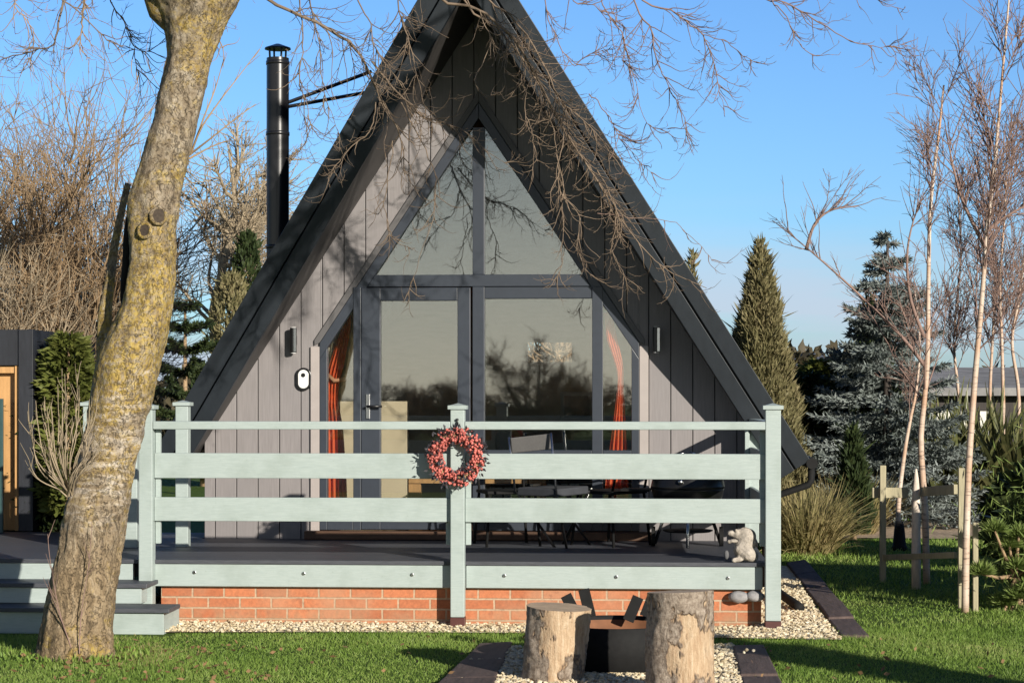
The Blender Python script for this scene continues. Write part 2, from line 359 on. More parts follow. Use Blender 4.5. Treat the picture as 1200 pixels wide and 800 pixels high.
def smooth_path(pts, K):
    pts = np.array(pts, float); n = len(pts)
    t = np.linspace(0, n-1, K); out = []
    for u in t:
        i = min(int(u), n-2); f = u-i
        p0 = pts[max(i-1, 0)]; p1 = pts[i]; p2 = pts[i+1]; p3 = pts[min(i+2, n-1)]
        out.append(.5*((2*p1)+(-p0+p2)*f+(2*p0-5*p1+4*p2-p3)*f*f+(-p0+3*p1-3*p2+p3)*f**3))
    return np.array(out)
def leaves(mb, p, d, ln, wd):
    """diamond leaves at p pointing along d"""
    n = len(p); d = unit(d); s = unit(np.cross(d, rng.standard_normal((n, 3)))); ln = np.ones(n)*ln; wd = np.ones(n)*wd
    m = p+d*(ln*.45)[:, None]
    V = np.stack([p, m+s*(wd/2)[:, None], p+d*ln[:, None], m-s*(wd/2)[:, None]], 1).reshape(-1, 3)
    mb.addarr(V, np.arange(n*4).reshape(n, 4))
def blades(mb, p, d, ln, wd, droop=.3, K=4):
    """strap-like blades: a strip of K segments bending down"""
    n = len(p); P = grow(p, d, np.ones(n)*ln, K, [(0, 0, -droop*j/K) for j in range(1, K+1)], .05)
    s = unit(np.cross(P[:, -1]-P[:, 0], np.array([0, 0, 1.0])+.3*rng.standard_normal((n, 3))))
    w = (np.ones(n)*wd)[:, None]*np.array([.8, 1.0, .75, .08] if K == 4 else np.linspace(1, .1, K))[None]/2
    A = P+s[:, None]*w[..., None]; B = P-s[:, None]*w[..., None]
    V = np.stack([A, B], 2).reshape(-1, 3); idx = np.arange(n*K*2).reshape(n, K, 2)
    f = np.stack([idx[:, :-1, 0], idx[:, :-1, 1], idx[:, 1:, 1], idx[:, 1:, 0]], -1).reshape(-1, 4)
    mb.addarr(V, f)

# ------------------------------------------------------------------ world, sun, camera
S = np.array([.72, -1.0, .347]); S /= np.linalg.norm(S)
ELEV = math.asin(S[2]); AZ = math.atan2(S[0], S[1])          # clockwise from +Y
w = bpy.data.worlds.new('World'); SC.world = w; w.use_nodes = True
nt = w.node_tree; bg = nt.nodes['Background']
sky = N(nt, 'ShaderNodeTexSky', sky_type='NISHITA'); sky.sun_disc = False; sky.sun_elevation = ELEV; sky.sun_rotation = AZ
sky.altitude = 50; sky.air_density = 1.0; sky.dust_density = .6; sky.ozone_density = 2.5
# a thin band of distant cloud low over the horizon
tc = N(nt, 'ShaderNodeTexCoord'); mp = N(nt, 'ShaderNodeMapping'); mp.inputs['Scale'].default_value = (1, 1, 9); L(nt, tc.outputs['Generated'], mp.inputs['Vector'])
cn = noise(nt, mp.outputs['Vector'], 3.2, 5, .5); sz = N(nt, 'ShaderNodeSeparateXYZ'); L(nt, tc.outputs['Generated'], sz.inputs[0])
band = ramp(nt, sz.outputs['Z'], [(0.0, (.9, .9, .9)), (.05, (.8, .8, .8)), (.10, (0, 0, 0))])
msk = math_(nt, 'MULTIPLY', band, ramp(nt, cn, [(.40, (0, 0, 0)), (.60, (.85, .85, .85))]))
skc = sky.outputs[0]
ng = N(nt, 'ShaderNodeMapRange'); ng.inputs['From Min'].default_value = -.9; ng.inputs['From Max'].default_value = .9; ng.clamp = True; L(nt, sz.outputs['Y'], ng.inputs['Value'])
skc = mixc(nt, 1.0, skc, ramp(nt, ng.outputs[0], [(0.0, (.22, .31, .45)), (.45, (.36, .50, .72)), (1.0, (.76, 1.10, 1.57))]), 'MULTIPLY')
skc = mixc(nt, msk, skc, (5.4, 5.9, 7.2))
lowS = math_(nt, 'MULTIPLY', ramp(nt, sz.outputs['Z'], [(0.0, (1, 1, 1)), (.10, (.85, .85, .85)), (.24, (0, 0, 0))]), ramp(nt, ng.outputs[0], [(.1, (1, 1, 1)), (.5, (0, 0, 0))]))
skc = mixc(nt, lowS, skc, mixc(nt, 1.0, (13.0, 13.0, 13.0), ramp(nt, sz.outputs['Z'], [(0.0, (1, .92, .76)), (.06, (.88, .88, .80)), (.14, (.62, .70, .74))]), 'MULTIPLY'))
L(nt, skc, bg.inputs['Color']); bg.inputs['Strength'].default_value = .085
sd = bpy.data.lights.new('sun', 'SUN'); sd.energy = 5.0; sd.angle = math.radians(.55); sd.color = (1, .93, .82)
so = bpy.data.objects.new('sun', sd); COL.objects.link(so); so.rotation_euler = Vector(-S).to_track_quat('-Z', 'Y').to_euler(); so.location = (10, -20, 15)
cd = bpy.data.cameras.new('camera'); cd.sensor_width = 36; cd.lens = 36*FPX/1200; cd.shift_y = 65/1200; cd.clip_end = 3000; cd.clip_start = .1
co = bpy.data.objects.new('camera', cd); COL.objects.link(co); co.location = CAM; co.rotation_euler = (math.pi/2, 0, TH); SC.camera = co
SC.view_settings.view_transform = 'Standard'; SC.view_settings.look = 'None'; SC.view_settings.exposure = 0.38; SC.view_settings.gamma = 1

# ------------------------------------------------------------------ ground
mb = MB(); mb.add([(-500, -500, 0), (500, -500, 0), (500, 700, 0), (-500, 700, 0)], [(0, 1, 2, 3)]); struct(mb.build('lawn_ground', LAWN))
def gpoly(name, px, mat, z):
    mb = MB(); pts = [on_z(a, b) for a, b in px]; mb.add([(p[0], p[1], z) for p in pts], [tuple(range(len(pts)))[::-1]]); o = struct(mb.build(name, mat)); return [(p[0], p[1]) for p in pts]
BED = gpoly('gravel_bed', [(150, 742), (400, 742), (600, 743), (800, 748), (986, 751), (950, 705), (933, 675), (922, 664), (885, 664), (880, 700), (500, 700), (150, 700)], GRAV, .012)
PATCH = gpoly('gravel_patch', [(560, 764), (700, 757), (862, 758), (885, 860), (480, 860)], GRAV, .010)
gpoly('bark_path', [(880, 634), (1010, 631), (1190, 633), (1190, 611), (1010, 611), (880, 611)], MULCH, .012)
def inside(poly, x, y):
    poly = np.array(poly); n = len(poly); r = np.zeros(len(x), bool); j = n-1
    for i in range(n):
        xi, yi = poly[i]; xj, yj = poly[j]
        c = ((yi > y) != (yj > y)) & (x < (xj-xi)*(y-yi)/(yj-yi+1e-12)+xi); r ^= c; j = i
    return r
# pebbles
def pebbles(name, poly, n, r):
    p = np.array(poly); x = rng.uniform(p[:, 0].min(), p[:, 0].max(), n*4); y = rng.uniform(p[:, 1].min(), p[:, 1].max(), n*4)
    k = inside(poly, x, y) & ((y < 1.5))
    for s_ in SLP: k &= ~(inside(s_, x, y) & (rng.random(len(x)) > .004))
    x, y = x[k][:n], y[k][:n]; n = len(x)
    v, f = ICO[1]; rr = r*rng.uniform(.6, 1.4, n); sc = np.stack([rng.uniform(.8, 1.3, n), rng.uniform(.8, 1.3, n), rng.uniform(.5, .9, n)], 1)
    V = v[None]*(1+.18*rng.standard_normal((n, len(v), 1)))*(rr[:, None]*sc)[:, None]
    V = V+np.stack([x, y, .012+rr*rng.uniform(.2, 1.2, n)], 1)[:, None]
    F = f[None]+(np.arange(n)*len(v))[:, None, None]
    mb = MB(); mb.addarr(V.reshape(-1, 3), F.reshape(-1, 3)); o = mb.build(name, GRAV, None, False, kind='stuff'); return o
# grass blades
SLP = []   # sleeper footprints
def sleeper(px4, h, label, group):
    p = [on_z(a, b) for a, b in px4]; c = sum(p)/4; t = thing('wooden_sleeper', label, 'sleeper', (c[0], c[1], 0), group)
    p = [c+(q-c)*np.array([.985, .97, 1]) for q in p]
    mb = MB(); mb.hexa([(q[0], q[1], -.03) for q in p], [(q[0], q[1], h+rng.uniform(-.006, .006)) for q in p]); mb.build('timber', SLEEP, t, bevel=.012)
    SLP.append([(q[0], q[1]) for q in p])
def quad_strip(L0, L1, R0, R1, cuts, labels, group, h=.03):
    L0, L1, R0, R1 = map(np.array, (L0, L1, R0, R1))
    a = on_z(*L0); b = on_z(*L1); c = on_z(*R0); d = on_z(*R1)
    for (t0, t1), lab in zip(zip(cuts[:-1], cuts[1:]), labels):
        q = [a+(b-a)*t0, c+(d-c)*t0, c+(d-c)*t1, a+(b-a)*t1]
        cc = sum(q)/4; t = thing('wooden_sleeper', lab, 'sleeper', (cc[0], cc[1], 0), group)
        q = [cc+(w_-cc)*np.array([1, .975, 1]) for w_ in q]; mb = MB(); hh = h+rng.uniform(-.008, .008)
        mb.hexa([(w_[0], w_[1], -.03) for w_ in q], [(w_[0]+rng.uniform(-.006, .006), w_[1], hh) for w_ in q]); mb.build('timber', SLEEP, t, bevel=.012)
        SLP.append([(w_[0], w_[1]) for w_ in q])
quad_strip((986, 748), (922, 663), (1019, 748), (944, 659), [0, .17, .36, .56, .78, 1.0],
           ['nearest brown sleeper of the path edge beside the gravel', 'second nearest sleeper of the edge right of the gravel', 'middle sleeper of the brown edging right of the veranda', 'fourth sleeper away along the edging right of the veranda', 'farthest sleeper of the edging, by the straw grass'], 'sleepers edging the gravel right of the veranda')
quad_strip((497, 822), (562, 757), (572, 822), (600, 755), [0, .30, .64, 1.0], ['brown sleeper cut by the lower edge left of the short log', 'middle brown sleeper left of the short log', 'brown sleeper left of the fire pit, farthest of its row'], 'sleepers left of the logs')
quad_strip((874, 822), (858, 761), (926, 822), (896, 760), [0, .38, 1.0], ['brown sleeper cut by the lower edge right of the tall log', 'brown sleeper with white pebbles right of the tall log'], 'sleepers right of the logs')
tag(pebbles('gravel', BED, 19000, .0092), 'pale cream gravel lying along the brick plinth and beside the veranda', 'gravel')
tag(pebbles('gravel', PATCH, 11000, .0104), 'pale cream gravel around the logs and the fire pit', 'gravel')
mb = MB()
for (a, b, r) in ((875, 762, .013), (883, 763, .012), (872, 765, .01)):
    p = on_z(a, b, .05); mb.ball((p[0], p[1], .056), r, 1, .1)
o = mb.build('white_pebbles', GRAV, None, True); tag(o, 'three white pebbles lying on the sleeper right of the tall log', 'pebbles')

def grass_field():
    mb = MB(); tot = 0
    for (d0, d1, dens, hh, ww) in ((10.6, 13.8, 4600, .028, .0052), (13.8, 17, 1600, .033, .007), (17, 22.4, 700, .045, .010), (22.4, 27, 200, .05, .014)):
        for side in (0,):
            w0 = 860/FPX*d1; area = (d1-d0)*2*w0; n = int(area*dens)
            dd = rng.uniform(d0, d1, n); ll = rng.uniform(-w0, w0, n)
            xy = CAM[None, :2]+dd[:, None]*FW[None, :2]+ll[:, None]*RT[None, :2]; x, y = xy[:, 0], xy[:, 1]
            k = ~(inside(BED, x, y) | inside(PATCH, x, y))
            for s_ in SLP: k &= ~inside(s_, x, y)
            k &= ~((y > DY-.02) & (x < 2.35)) & ~((y > DY-.75) & (x < X(206, DY-.6)))
            pxx = HX+ll/dd*FPX; pyy = HY+EYE*FPX/dd
            k &= ~((pyy < 633) & (pyy > 610) & (pxx > 885) & (pxx < 1190))
            x, y = x[k], y[k]; n = len(x)
            p = np.stack([x, y, np.zeros(n)], 1)
            lum = rng.uniform(.5, 1.35, n)*hh*(1+.35*np.sin(x*2.1+np.sin(y*1.7)*2))
            d = np.stack([.45*rng.standard_normal(n), .45*rng.standard_normal(n), np.ones(n)], 1)
            d = unit(d); s_ = unit(np.cross(d, rng.standard_normal((n, 3))))
            tip = p+d*lum[:, None]+np.stack([.3*lum*rng.standard_normal(n), .3*lum*rng.standard_normal(n), -.15*lum], 1)*.5
            V = np.stack([p-s_*ww/2, p+s_*ww/2, tip], 1).reshape(-1, 3)
            mb.addarr(V, np.arange(n*3).reshape(n, 3)); tot += n
    # ragged longer tufts along the edges of the gravel and at the tree foot
    o = mb.build('lawn_grass', GRASSB, None, kind='stuff'); return o
tag(grass_field(), 'short green grass of the lawn in winter sun', 'grass')

# ------------------------------------------------------------------ A-frame cabin
CABIN = thing('a_frame_cabin', 'black A-frame cabin with grey cladding and a tall glazed front', 'cabin', (0, 0, 0))
SL = .645
FHW = 2.23
XO, XI = 3.325, 3.02                 # half widths at z=0 of outer and inner roof lines
XM = (XO+XI)/2
def xo(z): return XO-SL*z
def xi(z): return XI-SL*z
def yo(x, z): return -(-.075+.24*z)
ZT = 1.10                             # outer tail height
YB = 5.2
nrm = np.array([1/math.hypot(1, SL), SL/math.hypot(1, SL)])     # outward normal (x,z) of the right slope
def strip(xa, xb, sgn, zcut=0.0):
    """cross section between two parallel roof lines (intercepts xa > xb) with a square-cut tail"""
    pa = np.array([xa-SL*ZT, ZT]); off = (xa-xb)/math.hypot(1, SL)
    base = np.array([XO-SL*ZT, ZT]); 
    da = (XO-xa)/math.hypot(1, SL); db = (XO-xb)/math.hypot(1, SL)
    t1 = base-nrm*da; t2 = base-nrm*db
    q = [t1, (0.0, xa/SL), (0.0, xb/SL), t2]
    return [(sgn*float(a), float(b)) for a, b in q]
for sg in (-1, 1):
    rf = MB(); rf.prism(strip(XO-.002, XI+.022, sg), lambda x, z: yo(x, z)+.03, YB); R_ = rf.build('roof', ROOFS, CABIN)
    sf = MB(); sf.prism(strip(XI+.02, XI, sg), lambda x, z: yo(x, z)+.028, YB); sf.build('soffit', SOFF, R_)
    f1 = MB(); f1.prism(strip(XM-.012, XI-.006, sg), lambda x, z: yo(x, z)-.03, lambda x, z: yo(x, z)+.026); f1.build('fascia_board', ROOFM, R_, bevel=.004)
    f2 = MB(); f2.prism(strip(XO+.012, XM+.008, sg), lambda x, z: yo(x, z)-.008, lambda x, z: yo(x, z)+.027); f2.build('fascia_board', ROOFM, R_, bevel=.004)
GUT = MB(); zx = xo(ZT)+.022
GUT.tube([(zx, -.20, ZT-.02), (zx, YB, ZT-.02)], .045, 14); GUT.build('gutter', BLACKM, CABIN, False)
GUT = MB(); GUT.tube([(zx, -.12, ZT-.05), (zx, -.12, ZT-.15), (zx-.02, -.12, ZT-.19), (FHW+.10, -.10, ZT-.29), (FHW+.05, -.08, ZT-.36), (FHW+.05, -.08, .1)], .028, 12); GUT.build('downpipe', BLACKM, CABIN, True)
# facade geometry
WHW = 1.283; WZC = 2.035; WSL = 1.5
def wtop(x): return WZC+(WHW-abs(x))*WSL
FHW = 2.23
def rtop(x): return (XI-abs(x))/SL+.01
def clad_panel():
    mb = MB(); bw = .175; e = .0035
    x = -FHW; cuts = [-FHW]
    k = 0
    while True:
        nx = -FHW+.09+k*bw; k += 1
        if nx > FHW-.03: break
        cuts.append(nx)
    cuts += [FHW]
    def piece(a, b, lo, hi):
        pts = [(a, lo(a)), (b, lo(b)), (b, hi(b)), (a, hi(a))]
        if hi(a)-lo(a) < .002 and hi(b)-lo(b) < .002: return
        mb.prism(pts, 0.0, .03)
    for a, b in zip(cuts[:-1], cuts[1:]):
        br = [a+e, b-e]
        for s_ in (-WHW, 0.0, WHW):
            if a+e < s_ < b-e: br.append(s_)
        br.sort()
        for p, q in zip(br[:-1], br[1:]):
            m_ = (p+q)/2
            if abs(m_) < WHW: piece(p, q, lambda t: wtop(t)+.0, rtop)
            else: piece(p, q, lambda t: .40, rtop)
    return mb
clad_panel().build('cladding', CLAD, CABIN, bevel=.003)
bk = MB()
def back(a, b, lo, hi): bk.prism([(a, lo(a)), (b, lo(b)), (b, hi(b)), (a, hi(a))], .032, .09)
for a, b in ((-FHW, -WHW), (WHW, FHW)): back(a, b, lambda t: .3, rtop)
for a, b in ((-WHW, 0), (0, WHW)): back(a, b, wtop, rtop)
bk.build('wall_backing', DKEDGE, CABIN)
# side walls, back wall, floor
for s_ in (-1, 1):
    x0, x1 = sorted((s_*FHW, s_*(FHW-.1))); sw = MB(); sw.box(x0, x1, .095, YB-.1, 0, (XI-FHW)/SL+.02); sw.build('side_wall', NAVY, CABIN)
iw = MB(); a = XI/SL
bx0, bx1 = X(618, YB-.2), X(670, YB-.2); bz0, bz1 = Z(424, YB-.2, 645), Z(401, YB-.2, 645)
zt = lambda x: (XI-abs(x))/SL+.05
def bw_(a, b, lo, hi): iw.prism([(a, lo(a)), (b, lo(b)), (b, hi(b)), (a, hi(a))], YB-.2, YB-.1)
c0 = lambda t: .3
bw_(-FHW, 0, c0, zt); bw_(0, bx0, c0, zt); bw_(bx1, FHW, c0, zt); bw_(bx0, bx1, c0, lambda t: bz0); bw_(bx0, bx1, lambda t: bz1, zt)
iw.build('back_wall', INTW, CABIN)
lf = MB(); lf.box(-FHW+.1, FHW-.1, .1, YB-.2, .40, .49); lf.build('interior_floor', WOODF, CABIN)
sl = MB()
for sg in (-1, 1): sl.prism(strip(XI-.002, XI-.03, sg), .1, YB-.2)
sl.build('interior_lining', INTW, CABIN)
# window frame : one mesh
fr = MB(); yF, yB = -.028, .06
def fq(pts, yf=yF, yb=yB): fr.prism(pts, yf, yb)
TZ0, TZ1 = Z(336), Z(322)            # transom
MW = .048                             # centre mullion half width
z0f = DZ+.075
fwid = .072
# slanted outer members
iz = fwid*math.hypot(1, WSL)
for sg in (-1, 1):
    q = [(0, wtop(0)), (WHW, WZC), (WHW, WZC-iz), (0, wtop(0)-iz)]
    fq([(sg*a, b) for a, b in q])
    fq([(sg*WHW, z0f), (sg*WHW, WZC-iz-.001), (sg*(WHW-.06), WZC-iz+.06*WSL-.001), (sg*(WHW-.06), z0f)])
xs_t = WHW-(TZ0-WZC+iz)/WSL
fq([(-xs_t+.0, TZ0), (-xs_t+(TZ1-TZ0)/WSL, TZ1), (xs_t-(TZ1-TZ0)/WSL, TZ1), (xs_t, TZ0)], yF-.012)
fq([(-MW, TZ1+.001), (-MW, wtop(MW)-iz), (MW, wtop(MW)-iz), (MW, TZ1+.001)], yF-.004)
fq([(-MW, z0f), (-MW, TZ0-.001), (MW, TZ0-.001), (MW, z0f)], yF-.008)
DX0, DX1 = X(424), X(552.5)
fq([(DX0-.065, z0f), (DX0-.065, TZ0-.001), (DX0-.003, TZ0-.001), (DX0-.003, z0f)], yF-.006)
RX0, RX1 = X(694), X(706.5)
fq([(RX0, z0f), (RX0, TZ0-.001), (RX1, TZ0-.001), (RX1, z0f)], yF-.006)
SZ0, SZ1 = Z(535), Z(527)
hz = Z(350)
fq([(MW+.001, hz), (MW+.001, TZ0-.001), (RX0-.001, TZ0-.001), (RX0-.001, hz)], yF+.006)      # head of the fixed light
for a, b in ((MW+.001, RX0-.001), (RX1+.001, WHW-.061)):
    fq([(a, SZ0), (a, SZ1), (b, SZ1), (b, SZ0)], yF-.004)
    fq([(a, z0f), (a, z0f+.12), (b, z0f+.12), (b, z0f)], yF-.002)
fq([(-WHW+.061, z0f), (-WHW+.061, z0f+.10), (DX0-.066, z0f+.10), (DX0-.066, z0f)], yF-.002)
WF = fr.build('window_frame', FRAME, CABIN, bevel=.004)
# edge trims
tm = MB()
for sg in (-1, 1):
    tm.prism([(sg*a, b) for a, b in [(.0, wtop(0)+.09), (WHW+.045, WZC+.0225), (WHW+.045, WZC-.02), (WHW+.002, WZC+.002), (0, wtop(0)+.004)]], -.022, -.002)
tm.build('slanted_trim', simple('grey_edge_trim', (.10, .095, .095), .5, .05), CABIN, bevel=.003)
PTRIM = simple('pale_edge_trim', (.36, .32, .30), .5, .05)
for sg in (-1, 1):
    x0, x1 = sorted((sg*(WHW+.003), sg*(WHW+.075))); tm = MB(); tm.box(x0, x1, -.024, -.002, .5, WZC-.03); tm.build('side_trim', PTRIM, CABIN, bevel=.003)
# door
dr = MB(); ds = .128
dz0, dz1 = z0f+.005, TZ0-.006
dx0, dx1 = DX0, DX1-.006
gz0 = Z(596); gz1 = dz1-.105; gx0, gx1 = X(446.5), X(536.5)
dr.box(dx0, gx0, -.034, .03, dz0, dz1); dr.box(gx1, dx1, -.034, .03, dz0, dz1)
dr.box(gx0, gx1, -.033, .03, dz0, gz0); dr.box(gx0, gx1, -.033, .03, gz1, dz1)
DOOR = dr.build('door', FRAME, CABIN, bevel=.005)
g = MB(); g.box(gx0-.005, gx1+.005, .0, .008, gz0-.005, gz1+.005); g.build('door_pane', GLASS, DOOR)
h = MB(); hx, hz_ = X(432), Z(476); h.box(hx-.016, hx+.016, -.045, -.035, hz_-.10, hz_+.10)
h.build('handle_plate', STEEL, DOOR, bevel=.003)
h = MB(); h.tube([(hx, -.045, hz_-.0), (hx, -.085, hz_), (hx+.02, -.09, hz_), (hx+.12, -.09, hz_)], .010, 8); h.build('handle', BLACK, DOOR, True)
# panes
def pane(poly): g = MB(); g.prism(poly, .012, .020); return g.build('pane', GLASS, CABIN)
zA = lambda x: wtop(x)-iz+.01
pane([(-MW+.01, TZ1-.01), (-MW+.01, zA(MW)), (-(WHW-(TZ1-WZC+iz)/WSL)-.01, TZ1-.01)])
pane([(MW-.01, TZ1-.01), (MW-.01, zA(MW)), ((WHW-(TZ1-WZC+iz)/WSL)+.01, TZ1-.01)])
pane([(MW-.01, SZ1-.01), (MW-.01, hz+.01), (RX0+.01, hz+.01), (RX0+.01, SZ1-.01)])
pane([(MW-.01, z0f+.11), (MW-.01, SZ0+.01), (RX0+.01, SZ0+.01), (RX0+.01, z0f+.11)])
e_ = WHW-.05
pane([(RX1-.01, SZ1-.01), (RX1-.01, min(zA(RX1), TZ0)), (e_, zA(e_)), (e_, SZ1-.01)])
pane([(RX1-.01, z0f+.11), (RX1-.01, SZ0+.01), (e_, SZ0+.01), (e_, z0f+.11)])
l_ = DX0-.055
pane([(-e_, z0f+.09), (l_, z0f+.09), (l_, min(zA(l_), TZ0)), (-e_, zA(e_))])
st = MB(); st.box(-WHW-.11, WHW+.11, -.13, -.036, DZ+.004, z0f-.004); st.build('doorstep', BROWN, CABIN, bevel=.006)
# interior : curtains, back furniture
def curtain(name, poly_fn, mat, y, amp=.025, n=26, zs=None, parent=CABIN):
    """poly_fn(t in 0..1 down) -> (xl, xr, z)"""
    mb = MB(); K = len(zs); v = []; f = []
    for k in range(K):
        xl, xr, z = poly_fn(zs[k])
        for i in range(n): 
            u = i/(n-1); v.append((xl+(xr-xl)*u, y+amp*math.sin(u*2*math.pi*4)*(1 if xr-xl > .1 else .5), z))
    for k in range(K-1):
        for i in range(n-1): f.append((k*n+i, k*n+i+1, (k+1)*n+i+1, (k+1)*n+i))
    mb.add(v, f); o = mb.build(name, mat, parent, True); return o
yc = .22
def interp(tab):
    ys = [t[0] for t in tab]
    def fn(z):
        py = z; xl = np.interp(py, ys, [t[1] for t in tab]); xr = np.interp(py, ys, [t[2] for t in tab]); return X(xl, yc), X(xr, yc), Z(py, yc)
    return fn
zs = list(np.linspace(350, 618, 24))
zl = list(np.linspace(366, 618, 24))
curtain('curtain', interp([(350, 404, 412), (385, 400, 411), (430, 385, 403), (445, 383, 398), (470, 382, 396), (500, 381, 402), (560, 380, 406), (620, 380, 408)]), CURT, yc, zs=zl)
yc = .30
curtain('net_curtain', interp([(360, 384, 410), (400, 380, 406), (440, 379, 392), (500, 378, 386), (620, 378, 384)]), NETC, yc, zs=zl)
yc = .085
curtain('curtain', interp([(372, 708, 718), (400, 712, 724), (430, 722, 731), (445, 724, 731), (470, 722, 732), (500, 718, 734), (560, 710, 737), (620, 706, 738)]), CURT, yc, zs=zl)
tb = MB(); tb.tube([(X(382, .2), .19, Z(437, .2)), (X(392, .18), .17, Z(446, .18)), (X(404, .2), .2, Z(444, .2)), (X(409, .25), .25, Z(440, .2))], .018, 8); tb.build('curtain_tieback', simple('tan_cord', (.5, .25, .14), .8), CABIN, True)
# sunlit cream reveal inside the door, shelf post, coffee table, framed picture
ya = .62
p0, p1 = X(447, ya), X(477, ya)
rv = MB(); rv.box(p0-.35, p1, ya, ya+.12, .49, Z(470, ya)); rv.build('interior_partition', CREAM, CABIN, bevel=.004)
cp = MB(); ya = 1.2; cp.box(X(476, ya), X(493, ya), ya, ya+.06, .49, Z(560, ya)); cp.box(X(476, ya), X(640, ya), ya-.02, ya+.5, Z(566, ya), Z(561, ya)); cp.box(X(625, ya), X(640, ya), ya, ya+.06, .49, Z(566, ya)); 
o = cp.build('coffee_table', PINE); tag(o, 'low pine coffee table inside the cabin behind the door glass', 'table')
ya = 1.35
for a, lab in ((593, 'small terracotta pot under the table edge seen through the right window'),):
    mb = MB(); z_ = Z(583, ya); mb.lathe([(.035, 0), (.055, .13), (.06, .13), (.06, .16), (.048, .16)], (X(a, 1.0), .95, .49+.0), 16)
    o = mb.build('flower_pot', TERRA, None, True); tag(o, lab, 'pot')
ya = YB-.22
pf = MB(); x0, x1, z0, z1 = X(657, ya), X(697, ya), Z(493, ya), Z(459, ya); pf.box(x0, x1, ya-.03, ya, z0, z1)
PIC = thing('framed_picture', 'grey framed picture on the back wall behind the large right pane', 'picture', (x0, ya, z0)); pf.build('picture_frame', simple('pewter_frame', (.30, .30, .31), .5), PIC, bevel=.006)
pm = MB(); pm.box(x0+.04, x1-.04, ya-.036, ya-.031, z0+.04, z1-.04); pm.build('print', DARKF, PIC)
sofa = MB(); ya = 3.6; sofa.box(X(575, ya), X(720, ya), ya, ya+.8, .49, .9); sofa.box(X(575, ya), X(720, ya), ya+.6, ya+.85, .9, 1.25)
o = sofa.build('sofa', DARKF, None, bevel=.05); tag(o, 'dark low sofa in the shade at the back of the cabin', 'sofa')
# lamps, key safe
for px, lab in ((345.5, 'l'), (769, 'r')):
    mb = MB(); mb.tube([(X(px), -.07, Z(413)), (X(px), -.07, Z(384))], .028, 16); mb.box(X(px)-.02, X(px)+.02, -.06, -.003, Z(404), Z(393)); WL = mb.build('wall_lamp', BLACK, CABIN, False, .003)
    for zz_ in (Z(413)-.005, Z(384)+.001): mb = MB(); mb.lathe([(.022, 0), (.022, .004)], (X(px), -.07, zz_), 16); mb.build('lamp_lens', WHITEP, WL)
    mb = MB(); mb.box(X(px)+.008, X(px)+.027, -.101, -.088, Z(412), Z(385)); mb.build('lamp_lit_edge', STEEL, WL)  # bright steel strip stands in for the lamp's sunlit side
def oval(cx, cz, w_, h_, y0, y1, n=32):
    r = w_/2; pts = []
    for i in range(n):
        t = 2*math.pi*i/n; pts.append((cx+r*math.cos(t), cz+r*math.sin(t)+(h_/2-r)*(1 if math.sin(t) >= 0 else -1)))
    mb = MB(); mb.prism(pts, y0, y1); return mb
kx, kz = X(356.2), Z(444)
KB = oval(kx, kz, .125, .185, -.028, -.003).build('doorbell', BLACK, CABIN, bevel=.004)
oval(kx, kz, .085, .15, -.036, -.0285).build('doorbell_face', WHITEP, KB, bevel=.003)
oval(kx, kz+.032, .034, .0341, -.04, -.0365).build('doorbell_lens', BLACK, KB)
# flue
FY = .3
fx, fy = X(325.5, FY), FY
fz = Z(66, FY); fr_ = 13.3/FPX*16.3
mb = MB(); hF = fz-1.3
mb.lathe([(fr_, 0), (fr_, hF)], (fx, fy, 1.3), 48, False); mb.lathe([(fr_-.001, hF-.001), (fr_*.9, hF)], (fx, fy, 1.3), 48)
for hr in (hF-.04, hF-.62, hF-1.55): mb.lathe([(fr_+.001, hr-.016), (fr_+.005, hr-.014), (fr_+.005, hr+.014), (fr_+.001, hr+.016)], (fx, fy, 1.3), 48, False)
FL = mb.build('flue', FLUE, CABIN, True)

mb = MB(); zc = Z(55.5, FY); mb.lathe([(fr_*1.17, 0), (fr_*1.15, .012), (fr_*.2, .045)], (fx, fy, zc), 32)
for k in range(4):
    t = k*math.pi/2+.6; mb.tube([(fx+fr_*.75*math.cos(t), fy+fr_*.75*math.sin(t), fz-.02), (fx+fr_*.8*math.cos(t), fy+fr_*.8*math.sin(t), zc+.005)], .009, 6)
mb.build('flue_cowl', BLACK, FL)
for (pa, pb) in (((338, 120), (435, 84)), ((338, 125), (432, 108))):
    a = on_y(*pa, FY); b = on_y(*pb, FY+.35); mb = MB(); mb.tube([a, b], .015, 8); mb.build('stay_rod', BLACK, FL)
